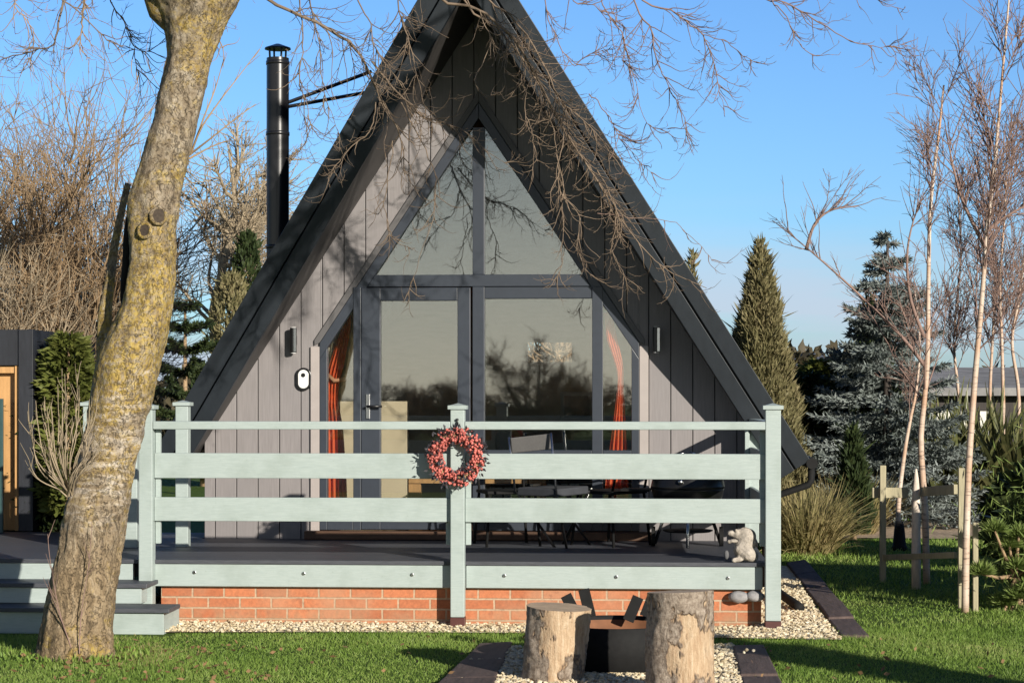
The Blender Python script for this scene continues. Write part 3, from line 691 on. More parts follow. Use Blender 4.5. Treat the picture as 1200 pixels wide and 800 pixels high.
# ------------------------------------------------------------------ veranda
VER = thing('veranda', 'sage green timber veranda with charcoal deck on a red brick plinth', 'veranda', (0, DY, 0))
xL, xR = X(165, DY), X(897, DY); xC = X(537.5, DY); xLL = -5.2
dk = MB()
yy = DY-.02; k = 0
while yy < -.02:
    y1 = min(yy+.115, -.005); dk.box(xLL, xR+.02, yy, y1-.005, DZ-.028, DZ); yy += .115
yy = -.005
while yy < .6:
    y1 = yy+.115; dk.box(xLL, -FHW-.02, yy, y1-.005, DZ-.028, DZ); yy += .115
dk.build('deck_boards', DECKM, VER, bevel=.003)
jf = MB(); jf.box(xLL, xR-.05, DY+.04, -.02, .335, DZ-.03); jf.box(xLL, -FHW-.03, -.02, .55, .2, DZ-.03); jf.build('joists', DKEDGE, VER)
PW = .097
for (a, b) in ((xL+PW/2+.045, xC-PW/2-.004), (xC+PW/2+.004, xR-.02), (xLL, xL-PW/2-.004)):
    z1 = Z(658.5, DY); z0 = Z(688.5, DY)
    if b < xL: pass
    mb = MB(); mb.box(a, b, DY-.005, DY+.034, z0, DZ-.030); FB = mb.build('fascia_board', SAGE, VER, bevel=.004)
    for px in (228, 356, 483, 591, 722, 853):
        x = X(px, DY)
        if a < x < b:
            mb = MB(); c = (x, DY-.012, Z(672+(px-228)*.005, DY)); 
            v = [(c[0]+.013*math.cos(t), DY-.011, c[2]+.013*math.sin(t)) for t in np.arange(12)*math.pi/6]
            mb.prism([(q[0], q[2]) for q in v], DY-.013, DY-.0055); mb.build('bolt', STEEL, FB, bevel=.003)
def post(x, y, zb, ztop, shoe=True, w_=PW):
    mb = MB(); mb.box(x-w_/2, x+w_/2, y-w_/2, y+w_/2, zb+(.065 if shoe else 0), ztop-.035); P_ = mb.build('post', SAGE, VER, bevel=.005)
    mb = MB(); e = .017; mb.box(x-w_/2-e, x+w_/2+e, y-w_/2-e, y+w_/2+e, ztop-.034, ztop-.008)
    z_ = ztop-.008; mb.add([(x-w_/2-e+.01, y-w_/2-e+.01, z_+.0005), (x+w_/2+e-.01, y-w_/2-e+.01, z_+.0005), (x+w_/2+e-.01, y+w_/2+e-.01, z_+.0005), (x-w_/2-e+.01, y+w_/2+e-.01, z_+.0005), (x, y, z_+.016)], [(0, 1, 4), (1, 2, 4), (2, 3, 4), (3, 0, 4)])
    mb.build('post_cap', SAGE, P_)
    if shoe:
        mb = MB(); mb.box(x-w_/2-.003, x+w_/2+.003, y-w_/2-.003, y+w_/2+.003, zb-.02, zb+.063); mb.build('post_shoe', MAROON, P_, bevel=.004)
    return P_
ZC = Z(473.5, DY)
pL = (X(174.5, DY), DY-.05); pC = (xC, DY-.05); pR = (X(905, DY), DY-.05)
post(*pL, .0, ZC); 
PC = post(*pC, .01, ZC); PR = post(*pR, .0, ZC, w_=.105)
far = on_z(214.5, 640, DZ); pF = (float(far[0]), float(far[1])); post(*pF, DZ, Z(470, pF[1], 214), False)
fb = on_z(155, 641, DZ); pB = (float(fb[0]), float(fb[1])); post(*pB, DZ, Z(470, pB[1], 155), False)
mb = MB(); mb.tube([(xC, DY-.112, Z(507, DY)), (xC, DY-.118, Z(500, DY)), (xC, DY-.108, Z(494, DY))], [.012, .014, .008], 8); mb.ball((xC, DY-.113, Z(491.5, DY)), .012, 1); mb.tube([(xC, DY-.11, Z(505, DY)), (xC, DY-.14, Z(508, DY)), (xC, DY-.15, Z(503, DY))], .005, 6); mb.build('hook', BLACK, PC, True)
def rail_run(p, q, cap_over=.0, front=True):
    """handrail, two planks and battens between two posts, p and q are (x, y)"""
    p = np.array([*p, 0.0]); q = np.array([*q, 0.0]); d = (q-p); ln = np.linalg.norm(d); d /= ln; n = np.array([-d[1], d[0], 0.0])   # n points to the back
    a = p+d*(PW/2+.002); b = q-d*(PW/2+.002)
    zz = [(Z(503, DY), Z(493.5, DY)), (Z(560.5, DY), Z(531, DY)), (Z(611, DY), Z(583, DY))]
    mb = MB(); c0, c1 = a+UP*((zz[0][0]+zz[0][1])/2), b+UP*((zz[0][0]+zz[0][1])/2); mb.bar(c0-n*.005, c1-n*.005, .085, zz[0][1]-zz[0][0]); mb.build('handrail', SAGE, VER, bevel=.006)
    for z0, z1 in zz[1:]:
        mb = MB(); c = UP*((z0+z1)/2); mb.bar(a+c+n*.012, b+c+n*.012, .028, z1-z0); mb.build('rail_plank', SAGE, VER, bevel=.004)
    zb, zt_ = Z(638, DY), zz[0][0]-.002
    for e_ in (a+d*.019, b-d*.019):
        mb = MB(); mb.bar(e_+UP*zb+n*.047, e_+UP*zt_+n*.047, .036, .036, up=n); mb.build('batten', SAGE, VER, bevel=.003)
rail_run(pL, pC); rail_run(pC, pR)
fr2 = (pR[0]-.03, -.16); post(*fr2, DZ, Z(473.5, -.16, 893), False); rail_run(pR, fr2)
rail_run((pB[0]-.32, pB[1]), pB)
post(pB[0]-.32, pB[1], DZ, Z(470, pB[1], 155), False)
bp = MB(); bxe = X(892, DY+.06); bp.box(X(189, DY+.06), bxe, DY+.06, DY+.16, -.05, .345); bp.box(bxe-.1, bxe, DY+.161, -.02, -.05, .345); bp.build('brick_plinth', BRICK, VER)
# steps
def steps():
    T_ = thing('veranda_steps', 'sage green steps with charcoal treads rising left of the veranda', 'steps', (X(100, DY), DY-.4, 0))
    xr1, xr2 = X(199, DY-.6), X(172, DY-.33); tops = (.175, .315)
    for (yf, xr, z0, z1) in ((DY-.62, xr1, 0, tops[0]), (DY-.33, xr2, tops[0], tops[1])):
        mb = MB(); mb.box(xLL, xr-.045, yf+.03, DY-.06 if xr < xL else DY-.13, z0+.001 if z0 else -.03, z1-.03); mb.build('riser', SAGE, T_, bevel=.004)
        mb = MB(); mb.box(xLL, xr, yf-.0, yf+.33, z1-.029, z1); mb.build('tread', DECKM, T_, bevel=.004)
steps()
# two grey stones under the deck, drain pipe
for i, (px, py, s_, lab) in enumerate(((866, 699, (.075, .07, .042), 'left of two grey rounded stones wedged under the veranda end'), (884, 698, (.068, .07, .042), 'right of two grey rounded stones, next to the corner post'))):
    p = on_y(px, py, DY+.03); mb = MB(); mb.ball((p[0], DY+.02, p[2]-.0), 1, 2, .05, s_); o = mb.build('grey_stone', GREYST, None, True); tag(o, lab, 'stone', 'stones under the veranda')
a = on_z(921, 700, .07); b = on_z(934, 709, .05); mb = MB(); mb.tube([a+(a-b)*1.5, a, b, b+np.array([.02, -.06, -.015])], [.034, .034, .036, .036], 14); DP = mb.build('drain_pipe', BLACKM, None, True); tag(DP, 'short black drain pipe lying on the gravel right of the corner post', 'pipe')
# ------------------------------------------------------------------ wreath
wc = np.array([X(535, DY-.13), DY-.145, Z(535, DY-.13)])
WR = thing('wreath', 'round wreath of pink red berries hung on the middle veranda post', 'wreath', wc)
mb = MB(); th = np.linspace(0, 2*np.pi, 40); mb.tube([wc+np.array([.145*math.cos(t), 0, .145*math.sin(t)]) for t in th], .028, 8, False); mb.build('straw_ring', simple('straw', (.30, .19, .10), .9, .2, 30), WR, True)
mb = MB(); lv = MB()
for k in range(620):
    t = rng.uniform(0, 2*np.pi); a = rng.uniform(0, 2*np.pi); r = rng.uniform(.028, .058); R0 = .147+r*math.cos(a)
    p = wc+np.array([R0*math.cos(t), -abs(r*math.sin(a))*1.1, R0*math.sin(t)]); mb.ball(p, rng.uniform(.007, .013), 1, .08, (1, 1, rng.uniform(.9, 1.5)))
mb.build('berries', BERRY, WR, True)
n = 420; t = rng.uniform(0, 2*np.pi, n); R0 = .147+rng.uniform(-.066, .066, n); p = np.stack([R0*np.cos(t), -rng.uniform(.0, .06, n), R0*np.sin(t)], 1)+wc
leaves(lv, p, np.stack([np.cos(t)+.7*rng.standard_normal(n), -rng.uniform(0, 1, n), np.sin(t)+.7*rng.standard_normal(n)], 1), .036, .018); lv.build('leaves', DLEAF, WR)
# ------------------------------------------------------------------ logs, fire pit, figurine
def log(cx, cy, r0, r1, h, lean, label, top=.0):
    t = thing('log', label, 'log', (cx, cy, 0), 'upright logs by the fire pit'); sides, K = 64, 30; v = []; f = []
    ph = rng.uniform(0, 6, 6)
    for k in range(K):
        u = k/(K-1)
        for i in range(sides):
            a = 2*math.pi*i/sides; r = r0+(r1-r0)*u
            r *= 1+.022*math.sin(2*a+ph[0])+.016*math.sin(3*a+ph[1]+2*u)+.010*math.sin(7*a+ph[2]+4*u)+.007*math.sin(13*a+ph[3]+9*u)
            patch = math.sin(3.1*a+5*u+ph[4])*math.sin(2.3*a-6*u+ph[5]); r -= .008*(1 if patch > .15 else 0)
            r += rng.normal(0, .0016)
            v.append((cx+lean[0]*u+r*math.cos(a), cy+lean[1]*u+r*math.sin(a), u*h+(.012*math.sin(a+ph[0]) if k == K-1 else 0)))
    for k in range(K-1):
        for i in range(sides): j = (i+1) % sides; f.append((k*sides+i, k*sides+j, (k+1)*sides+j, (k+1)*sides+i))
    mb = MB(); mb.add(v, f); mb.build('bark', LOG, t, True)
    mb = MB(); top_ = [(v[(K-1)*sides+i]) for i in range(sides)]; c = np.mean(top_, 0); mb.add([tuple(c)]+[tuple(c+(np.array(q)-c)*.999) for q in top_], [(0, 1+i, 1+(i+1) % sides) for i in range(sides)]); mb.build('cut_end', ENDG, t)
p = on_z(648, 798); log(p[0], p[1], .178, .187, .42, (.035, 0), 'short upright log with torn pale bark left of the fire pit')
p = on_z(797, 820); log(p[0], p[1], .185, .172, .575, (.0, 0), 'tall upright log with even brown bark right of the fire pit')
fp = on_z(722, 783); fp = np.array([fp[0], fp[1], 0])
FP = thing('fire_pit', 'round black steel fire pit with rusty inside behind the two logs', 'fire pit', fp)
mb = MB(); Rr = .37
mb.lathe([(Rr*.86, .01), (Rr, .03), (Rr, .272), (Rr-.006, .276), (Rr-.012, .272), (Rr-.012, .235)], fp, 48, False); mb.build('drum', BLACKM, FP, True)
mb = MB(); mb.lathe([(Rr-.0125, .05), (Rr-.0128, .25)], fp, 48, False); mb.build('rusty_lining', RUST, FP, True)
mb = MB(); mb.lathe([(Rr-.02, .05), (.02, .06)], fp, 48); mb.build('ash_bed', simple('ash', (.08, .07, .06), .9), FP)
for (px, py, qx, qy) in ((676, 722, 663, 697), (692, 722, 684, 690), (736, 727, 748, 699), (756, 722, 766, 696)):
    a = at(px, py, np.dot(fp-CAM, FW)+.25); b = at(qx, qy, np.dot(fp-CAM, FW)+.25); mb = MB(); mb.bar(a, b, .068, .010, up=FW); mb.build('steel_bar', BLACKM, FP, bevel=.002)
# figurine : one continuous carved figure
def figurine():
    fgp = on_z(869, 658.0, DZ)
    t = thing('stone_animal', 'pale stone animal figure sitting hunched beside the right corner post', 'ornament', (fgp[0], fgp[1], DZ))
    mball = bpy.data.metaballs.new('mb'); mball.resolution = .008; mball.render_resolution = .008; mball.threshold = .3
    s = .0062
    def el(px, py, r, dy=0.0, sx=1, sz=1):
        e = mball.elements.new(type='ELLIPSOID'); e.co = ((px-871)*s, dy, (655-py)*s); e.radius = r*1.35; e.size_x = sx; e.size_y = 1; e.size_z = sz
    for a in ((873, 641, .075, .0, 1, 1.15), (876, 629, .062, .0, .95, 1), (867, 624, .046, 0, 1.25, .8), (859, 623, .028, -.01, 1.0, .8), (865, 619.5, .012, -.035), (868, 619, .012, .035), (879, 626, .055), (874, 622, .04), (884, 634, .035, .0), (883, 648, .045, -.02),
              (862, 631, .022, -.05, 1.4, .7), (857, 632, .016, -.045), (866, 652, .026, -.05, 1.5, .7), (862, 653, .018, -.055), (866, 652, .026, .04, 1.5, .7), (879, 646, .05, -.045), (868, 640, .03, -.05)):
        el(*a)
    ob = bpy.data.objects.new('tmp', mball); COL.objects.link(ob)
    dg = bpy.context.evaluated_depsgraph_get(); me = bpy.data.meshes.new_from_object(ob.evaluated_get(dg)); bpy.data.objects.remove(ob)
    v = np.zeros(len(me.vertices)*3); me.vertices.foreach_get('co', v); v = v.reshape(-1, 3); v[:, 2] = np.maximum(v[:, 2], 0.001); me.vertices.foreach_set('co', v.ravel().astype(np.float32))
    me.polygons.foreach_set('use_smooth', np.ones(len(me.polygons), bool)); me.materials.append(STONE); me.name = 'body'
    o = bpy.data.objects.new('body', me); COL.objects.link(o); o.parent = t
    mb = MB(); p = np.array([fgp[0]-.105, fgp[1]-.02, DZ+.05]); mb.ball(p, 1, 2, .05, (.018, .016, .034)); mb.build('tail', simple('dark_grey_stone', (.12, .12, .125), .9), t, True)
figurine()
# ------------------------------------------------------------------ veranda furniture
def grey_chair():
    c = on_z(640, 642, DZ); c = np.array([c[0], c[1], DZ]); c[0] = X(640, -1.15); c[1] = -1.15
    t = thing('folding_chair', 'folding garden chair with grey sling back and silver frame behind the railing', 'chair', c, 'chairs on the veranda')
    a = math.radians(38); u = np.array([math.cos(a), math.sin(a), 0]); n = np.array([-u[1], u[0], 0])     # faces along n+; back towards us
    def P(x, y, z): return c+u*x+n*y+UP*z
    bkp = on_y(620, 520, -1.1)
    u = np.array([.95, .3, 0]); u /= np.linalg.norm(u); n = np.array([.3, -.95, 0]); n /= np.linalg.norm(n)
    mb = MB(); mb.hexa([on_y(598, 513, -1.05), on_y(644, 508, -1.15), on_y(646, 526, -1.13), on_y(600, 531, -1.03)], [q+np.array([0, .03, 0]) for q in (on_y(598, 513, -1.05), on_y(644, 508, -1.15), on_y(646, 526, -1.13), on_y(600, 531, -1.03))]); mb.build('backrest', GREYF, t, bevel=.006)
    for (pa, ya, pb, yb_) in (((596.5, 512), -1.03, (604, 578), -1.0), ((645.5, 507), -1.17, (652, 578), -1.2)):
        A = on_y(*pa, ya); B = on_y(*pb, yb_); mb = MB(); mb.tube([A, B], .009, 8); mb.build('back_frame', STEEL, t, True)
    s0 = [on_y(606, 574, -1.0), on_y(652, 576, -1.2), on_y(690, 572, -.95), on_y(644, 571, -.75)]
    mb = MB(); mb.hexa([q-UP*.04 for q in s0], [q+UP*.02 for q in s0]); mb.build('seat', DARKF, t, bevel=.01)
    for A, B in ((s0[0], on_z(650, 641, DZ)), (s0[1], on_z(664, 642, DZ)), (s0[2], on_z(660, 637, DZ)), (s0[3], on_z(692, 638, DZ))):
        B = np.array([B[0], B[1], DZ]); mb = MB(); mb.tube([A-UP*.02, B], .011, 8); mb.build('leg', BLACK, t, True)
    for A, B in ((on_y(602, 556, -1.0), on_y(640, 556, -.75)), (on_y(650, 556, -1.2), on_y(686, 556, -.95))):
        mb = MB(); mb.bar(A, B, .04, .02); mb.build('armrest', BLACK, t, bevel=.004)
grey_chair()
def metal_chair(px, y, rot, label):
    c = np.array([X(px, y), y, DZ]); t = thing('metal_chair', label, 'chair', c, 'chairs on the veranda'); ca, sa = math.cos(rot), math.sin(rot)
    def P(x, yy, z): return c+np.array([ca*x-sa*yy, sa*x+ca*yy, z])
    w_, d_ = .2, .2
    mb = MB(); mb.hexa([P(-w_, -d_, .40), P(w_, -d_, .40), P(w_, d_, .40), P(-w_, d_, .40)], [P(-w_, -d_, .425), P(w_, -d_, .425), P(w_, d_, .425), P(-w_, d_, .425)]); mb.build('seat', BLACKM, t, bevel=.006)
    for sx in (-1, 1):
        for sy in (-1, 1):
            mb = MB(); mb.tube([P(sx*w_*.9, sy*d_*.9, .40), P(sx*w_*1.05, sy*d_*1.1, 0)], .011, 8); mb.build('leg', BLACKM, t, True)
    mb = MB(); mb.tube([P(-w_*.9, d_*.9, .42), P(-w_*.9, d_*1.2, .64), P(-w_*.7, d_*1.22, .66), P(w_*.7, d_*1.22, .66), P(w_*.9, d_*1.2, .64), P(w_*.9, d_*.9, .42)], .01, 8); mb.build('back_frame', BLACKM, t, True)
    mb = MB(); mb.hexa([P(-w_*.85, d_*1.12, .54), P(w_*.85, d_*1.12, .54), P(w_*.85, d_*1.2, .63), P(-w_*.85, d_*1.2, .63)], [P(-w_*.85, d_*1.16, .54), P(w_*.85, d_*1.16, .54), P(w_*.85, d_*1.24, .63), P(-w_*.85, d_*1.24, .63)]); mb.build('backrest', BLACKM, t)
metal_chair(594, -.55, .3, 'black metal chair against the glass just right of the middle post')
metal_chair(716, -.5, -2.3, 'black metal chair in front of the right red curtain')
def bbq():
    c = np.array([X(806, -.75), -.75, DZ]); t = thing('kettle_barbecue', 'black kettle barbecue with round lid standing behind the right railing', 'barbecue', c)
    mb = MB(); mb.lathe([(.06, .24), (.18, .28), (.255, .36), (.275, .44), (.275, .455)], c, 36); mb.build('bowl', BLACK, t, True)
    mb = MB(); mb.lathe([(.283, .452), (.28, .47), (.262, .55), (.20, .63), (.10, .675), (.02, .685)], c, 36); LD = mb.build('lid', BLACK, t, True)
    mb = MB(); mb.tube([c+np.array([-.055, 0, .675]), c+np.array([-.05, 0, .715]), c+np.array([0, 0, .728]), c+np.array([.05, 0, .715]), c+np.array([.055, 0, .675])], .009, 8); mb.build('lid_handle', STEEL, LD, True)
    mb = MB(); mb.ball(c+np.array([-.06, -.275, .51]), .022, 2); mb.build('lid_vent', STEEL, LD, True)
    for k in range(3):
        a = k*2.094+.5; mb = MB(); mb.tube([c+np.array([.18*math.cos(a), .18*math.sin(a), .30]), c+np.array([.29*math.cos(a), .29*math.sin(a), .02])], .013, 8); mb.build('leg', STEEL if k else BLACKM, t, True)
    mb = MB(); mb.lathe([(.17, .12), (.19, .13), (.19, .135)], c, 30); mb.build('ash_tray', BLACKM, t, True)
    for s_ in (-1, 1):
        w0 = c+np.array([s_*.26, .17, .075]); mb = MB(); th = np.arange(20)*2*np.pi/20
        mb.tube([w0+np.array([-.015, 0, 0]), w0+np.array([.015, 0, 0])], .075, 20); mb.build('wheel', BLACKM, t)
    mb = MB(); mb.bar(c+np.array([-.28, -.02, .44]), c+np.array([-.50, .0, .44]), .26, .018); mb.build('side_shelf', BLACKM, t, bevel=.004)
bbq()
# ------------------------------------------------------------------ timber shelter at the left
SH = thing('garden_shelter', 'black stained timber shelter with orange pine panel at the left edge', 'shelter', on_z(20, 637, DZ-.02))
ys = .75
mb = MB(); mb.box(X(21.5, ys), X(38.5, ys), ys, ys+.12, DZ, Z(386, ys, 30)); mb.build('corner_post', NAVY, SH, bevel=.004)
mb = MB(); mb.box(X(-160, ys), X(21, ys), ys+.02, ys+.10, Z(428, ys, 20), Z(386, ys, 20)); mb.build('header_board', NAVY, SH, bevel=.004)
mb = MB(); mb.box(X(-160, ys), X(38, ys), ys+.12, ys+2.4, Z(386, ys, 20)-.1, Z(386, ys, 20)+.0); mb.build('roof', NAVY, SH)
mb = MB(); mb.box(X(-160, ys), X(16, ys), ys+.14, ys+.17, DZ, Z(430, ys, 20)); 
mb.build('pine_panel', PINE, SH)
mb = MB(); mb.box(X(15.5, ys), X(21, ys), ys+.04, ys+.17, DZ, Z(428.5, ys, 20)); mb.box(X(-160, ys), X(15.3, ys), ys+.06, ys+.135, Z(437, ys, 20), Z(428.5, ys, 20))
for k in range(-3, 2):
    mb.bar((X(-30+k*28, ys), ys+.125, DZ+.2), (X(20+k*28-5, ys), ys+.125, DZ+1.35), .045, .02, up=(0, 1, 0)) if X(20+k*28-5, ys) < X(15, ys) else None
mb.build('pine_frame', PINE, SH, bevel=.003)
mb = MB(); mb.box(X(-40, ys-.2), X(3, ys-.2), ys-.2, ys-.17, DZ, Z(467, ys, 5)); mb.build('teal_board', TEAL, SH, bevel=.003)
mb = MB(); mb.box(X(22, ys), X(37, ys), ys+.12, ys+2.4, DZ, Z(386, ys, 20)-.1); mb.build('side_wall', NAVY, SH)
# ------------------------------------------------------------------ foreground tree
TD = 12.35
tb_ = at(92, 768, TD)
TREE = thing('bare_tree', 'large bare tree with leaning lichened trunk in front of the veranda steps', 'tree', (tb_[0], tb_[1], 0))
prof = [(785, 38, 140), (770, 43, 134), (745, 47, 132), (720, 52, 133), (695, 57, 135), (650, 66, 140), (605, 73, 149), (585, 79, 152), (540, 90, 161), (505, 99, 169), (450, 108, 184), (420, 113, 190), (398, 122, 196), (370, 137, 202), (350, 143, 205), (317, 149, 206), (285, 152, 207), (265, 150, 208), (240, 149, 211), (215, 156, 215), (193, 164, 221), (150, 175, 231), (100, 188, 242), (75, 194, 247), (52, 195, 255), (32, 191, 263), (10, 181, 273), (-8, 170, 282)]
def trunk_loft():
    ys = np.array([p[0] for p in prof][::-1], float); l = np.array([p[1] for p in prof][::-1], float); r = np.array([p[2] for p in prof][::-1], float)
    from mathutils import noise as NZ
    rows = np.linspace(785, -8, 300); sides = 120; mb = MB(); V = []
    from math import sin, cos
    for k, y in enumerate(rows):
        L_ = np.interp(y, ys, l); R_ = np.interp(y, ys, r)
        if 4 < k < 295:
            L_ = np.mean([np.interp(y+d, ys, l) for d in (-8, 0, 8)]); R_ = np.mean([np.interp(y+d, ys, r) for d in (-8, 0, 8)])
        c = at((L_+R_)/2, y, TD); rad = (R_-L_)/2/FPX*TD
        flare = max(0, (y-690)/90)
        for i in range(sides):
            a = 2*math.pi*i/sides
            q = 1+.02*sin(3*a+y*.013)+.018*sin(5*a-y*.02+1)+.012*sin(9*a+y*.04)+.05*flare**2*sin(4*a+1.2)+0
            q += .012*sin(y*.16+2*sin(a*2))*(1 if 440 < y < 600 else .25)
            p = c+RT*rad*q*cos(a)+FW*rad*q*sin(a); lw = min(1, max(0, (y-560)/90)); mw = min(1, max(0, 1-abs(y-520)/110))
            w1 = NZ.fractal(Vector((p[0]*7, p[1]*7, p[2]*5)), .9, 2.1, 5); w2 = 1-abs(NZ.fractal(Vector((p[0]*13, p[1]*13, p[2]*1.7)), .8, 2.1, 4))*2; w3 = NZ.fractal(Vector((p[0]*4, p[1]*4, p[2]*22)), .8, 2.1, 4); w4 = NZ.fractal(Vector((p[0]*34, p[1]*34, p[2]*30)), .7, 2.1, 3)
            dd = .010*w1+.010*lw*w2+.009*mw*w3+.0045*w4-.006
            p = p+(RT*cos(a)+FW*sin(a))*dd; V.append(p)
    K = len(rows); f = []
    for k in range(K-1):
        for i in range(sides): j = (i+1) % sides; f.append((k*sides+i, k*sides+j, (k+1)*sides+j, (k+1)*sides+i))
    f.append(tuple((K-1)*sides+i for i in range(sides)))
    mb.add(V, f); return mb
TR = trunk_loft().build('trunk', BARK, TREE, True)
# pruning scars
def front_of_trunk(px, py, off=0.0):
    ys = [p[0] for p in prof][::-1]; L_ = np.interp(py, ys, [p[1] for p in prof][::-1]); R_ = np.interp(py, ys, [p[2] for p in prof][::-1])
    c = (L_+R_)/2; rad = (R_-L_)/2; u = (px-c)/rad; dep = TD-rad/FPX*TD*math.sqrt(max(0, 1-u*u))-off
    nrm_ = -FW*math.sqrt(max(0, 1-u*u))+RT*u; return at(px, py, dep), nrm_
SCAR = simple('dark_scar_wood', (.055, .04, .028), .9, .3, 60, .6)
for px, py, r in ((186, 253, 8.5), (170, 270, 7.5)):
    p, n_ = front_of_trunk(px, py, .004); r = r/FPX*TD; p = p+n_*.007; a = np.cross(n_, UP); a /= np.linalg.norm(a); b = np.cross(a, n_)
    th = np.linspace(0, 2*np.pi, 25)
    mb = MB(); mb.tube([p+a*r*1.02*math.cos(t)+b*r*1.1*math.sin(t)-n_*.004 for t in th], .012*(.8+.4*rng.random(25)), 8, False); SC_ = mb.build('pruning_scar', BARK, TR, True)
    mb = MB(); mb.add([p+n_*.002]+[p+a*r*math.cos(t)+b*r*1.08*math.sin(t)+n_*.003 for t in th[:-1]], [(0, 1+i, 1+(i+1) % 24) for i in range(24)]); mb.build('scar_face', SCAR, SC_)
# second stem that leaves the trunk at its left, with a black tube for the shaded gap between
stem = smooth_path([at(128, 440, TD+.18), at(124, 405, TD+.22), at(123, 370, TD+.25), at(128, 335, TD+.28), at(134, 290, TD+.3), at(142, 250, TD+.3), at(150, 215, TD+.28)], 30)
mb = MB(); mb.tube(stem, np.interp(np.linspace(0, 1, 30), [0, .25, .5, .75, 1], [.08, .05, .032, .024, .02]), 16); mb.build('second_stem', BARK, TREE, True)
GAPSH = simple('stem_gap_shade', (.012, .010, .009), 1.0)  # near-black colour stands in for the deep shade beside the trunk
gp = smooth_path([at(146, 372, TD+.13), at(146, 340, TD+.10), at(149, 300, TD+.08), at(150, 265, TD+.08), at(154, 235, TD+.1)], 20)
mb = MB(); mb.tube(gp, np.interp(np.linspace(0, 1, 20), [0, .2, .6, 1], [.008, .028, .030, .008]), 12); mb.build('gap_shade', GAPSH, TR, True)
# limbs (they leave the frame at the top and hang back in)
def px_path(pts, K=24): return smooth_path([at(a, b, c) for a, b, c in pts], K)
limbs = {}
def limb(key, pts, r0, r1, K=30, mat=BARK):
    P = px_path(pts, K); mb = MB(); mb.tube(P, np.concatenate([np.linspace(.03, r0, 5), np.linspace(r0, r1, K-5)]), 14); o = mb.build('limb', mat, TREE, True); limbs[key] = P; return o
limb('main', [(244, 45, TD), (264, -30, TD), (310, -110, TD+.1), (420, -190, TD+.4), (580, -235, TD+.8), (760, -215, TD+1.1), (930, -140, TD+1.2), (1010, -70, TD+1.3)], .135, .022)
limb('left', [(206, 40, TD), (186, -15, TD), (150, -80, TD+.1), (90, -150, TD+.3), (10, -190, TD+.5)], .12, .03)
TWN = {}
def near_limb(key, p):
    P = limbs[key]; d = np.linalg.norm((P-p)[:, [0]], axis=1); return P[int(np.argmin(d))]
def hang(key, pts, r0=.011, r1=.0025, n1=26, n2=60, len1=.42, len2=.17, up=.22, mat=TWIG, seedup=True, droop=-.16):
    n2 = int(n2*.72)
    """a hanging branch: guide path in the photograph's frame, side twigs that droop and curl up at the tip"""
    g = [at(a, b, c) for a, b, c in pts]
    if key: g = [near_limb(key, g[0])]+g
    K = 26; P = smooth_path(g, K)
    P[2:] += np.cumsum(rng.normal(0, .007, (K-2, 3)), 0)*np.array([1, 1, 1])
    mb = MB(); mb.tubes(P[None], np.linspace(r0*.72, r1*.8, K)[None], 6)
    s, d, i, t = spawn(P[None], n1, .22, .98, .75)
    d = d*np.array([1, .6, 1]); ln = len1*rng.uniform(.35, 1.1, n1)*(1.1-.5*t)
    A = grow(s, d, ln, 9, [(0, 0, droop), (0, 0, droop), (0, 0, droop*.6), (0, 0, 0), (0, 0, up*.6), (0, 0, up), (0, 0, up*1.2), (0, 0, up*1.2)], .13)
    mb.tubes(A, taper(n1, 9, .0036, .0013), 4)
    s, d, i, t = spawn(A, n2, .15, .95, .8); d = d*np.array([1, .6, 1])
    B = grow(s, d, len2*rng.uniform(.3, 1.1, n2), 6, [(0, 0, -.1), (0, 0, 0), (0, 0, up), (0, 0, up*1.3)], .14)
    mb.tubes(B, taper(n2, 6, .0024, .0010), 3)
    n3 = n2; s, d, i, t = spawn(B, n3, .2, .95, .8); C_ = grow(s, d, .07*rng.uniform(.3, 1.1, n3), 4, [(0, 0, .1)], .15); mb.tubes(C_, taper(n3, 4, .0018, .0009), 3)
    o = mb.build('branch', mat, TREE, True); return o
D1, D2 = 13.0, 13.6
hang('main', [(300, -15, D1), (335, 10, D1), (385, 38, D1), (412, 62, D1+.1), (432, 98, D1+.2), (448, 130, D1+.3), (462, 160, D1+.35), (468, 205, D1+.4)], .020, .004, 40, 110, .5, .2)
hang(None, [(436, 72, D1+.1), (460, 105, D1+.2), (478, 125, D1+.3), (497, 140, D1+.3), (530, 152, D1+.35), (560, 175, D1+.4), (600, 208, D1+.4)], .010, .002, 26, 60, .36)
hang(None, [(440, 120, D1+.2), (438, 150, D1+.2), (420, 165, D1+.2), (400, 185, D1+.2), (388, 205, D1+.2), (386, 225, D1+.2)], .007, .002, 12, 26, .28)
hang(None, [(460, 165, D1+.3), (452, 205, D1+.3), (446, 245, D1+.3), (452, 280, D1+.3), (478, 296, D1+.3)], .006, .002, 12, 26, .26)
hang(None, [(470, 120, D1+.3), (500, 175, D1+.35), (512, 215, D1+.35), (505, 262, D1+.35), (490, 300, D1+.35), (478, 340, D1+.35)], .006, .002, 14, 30, .28)
hang('main', [(352, -10, D1), (352, 45, D1), (350, 90, D1), (358, 130, D1), (366, 165, D1)], .009, .002, 22, 50, .34)
hang('main', [(362, -10, D1+.2), (372, 30, D1+.2), (378, 80, D1+.2), (386, 120, D1+.2), (402, 150, D1+.2)], .008, .002, 22, 50, .34)
hang('main', [(420, -15, D1), (440, 25, D1), (452, 60, D1), (480, 95, D1), (492, 140, D1)], .009, .002, 24, 60, .36)
hang('main', [(470, -15, D1+.3), (480, 30, D1+.3), (490, 75, D1+.3), (500, 120, D1+.3), (520, 150, D1+.3)], .009, .002, 26, 60, .36)
hang('main', [(540, -15, D1+.4), (560, 15, D1+.4), (570, 50, D1+.4), (553, 85, D1+.4), (572, 107, D1+.4), (592, 104, D1+.4)], .007, .002, 10, 24, .22)
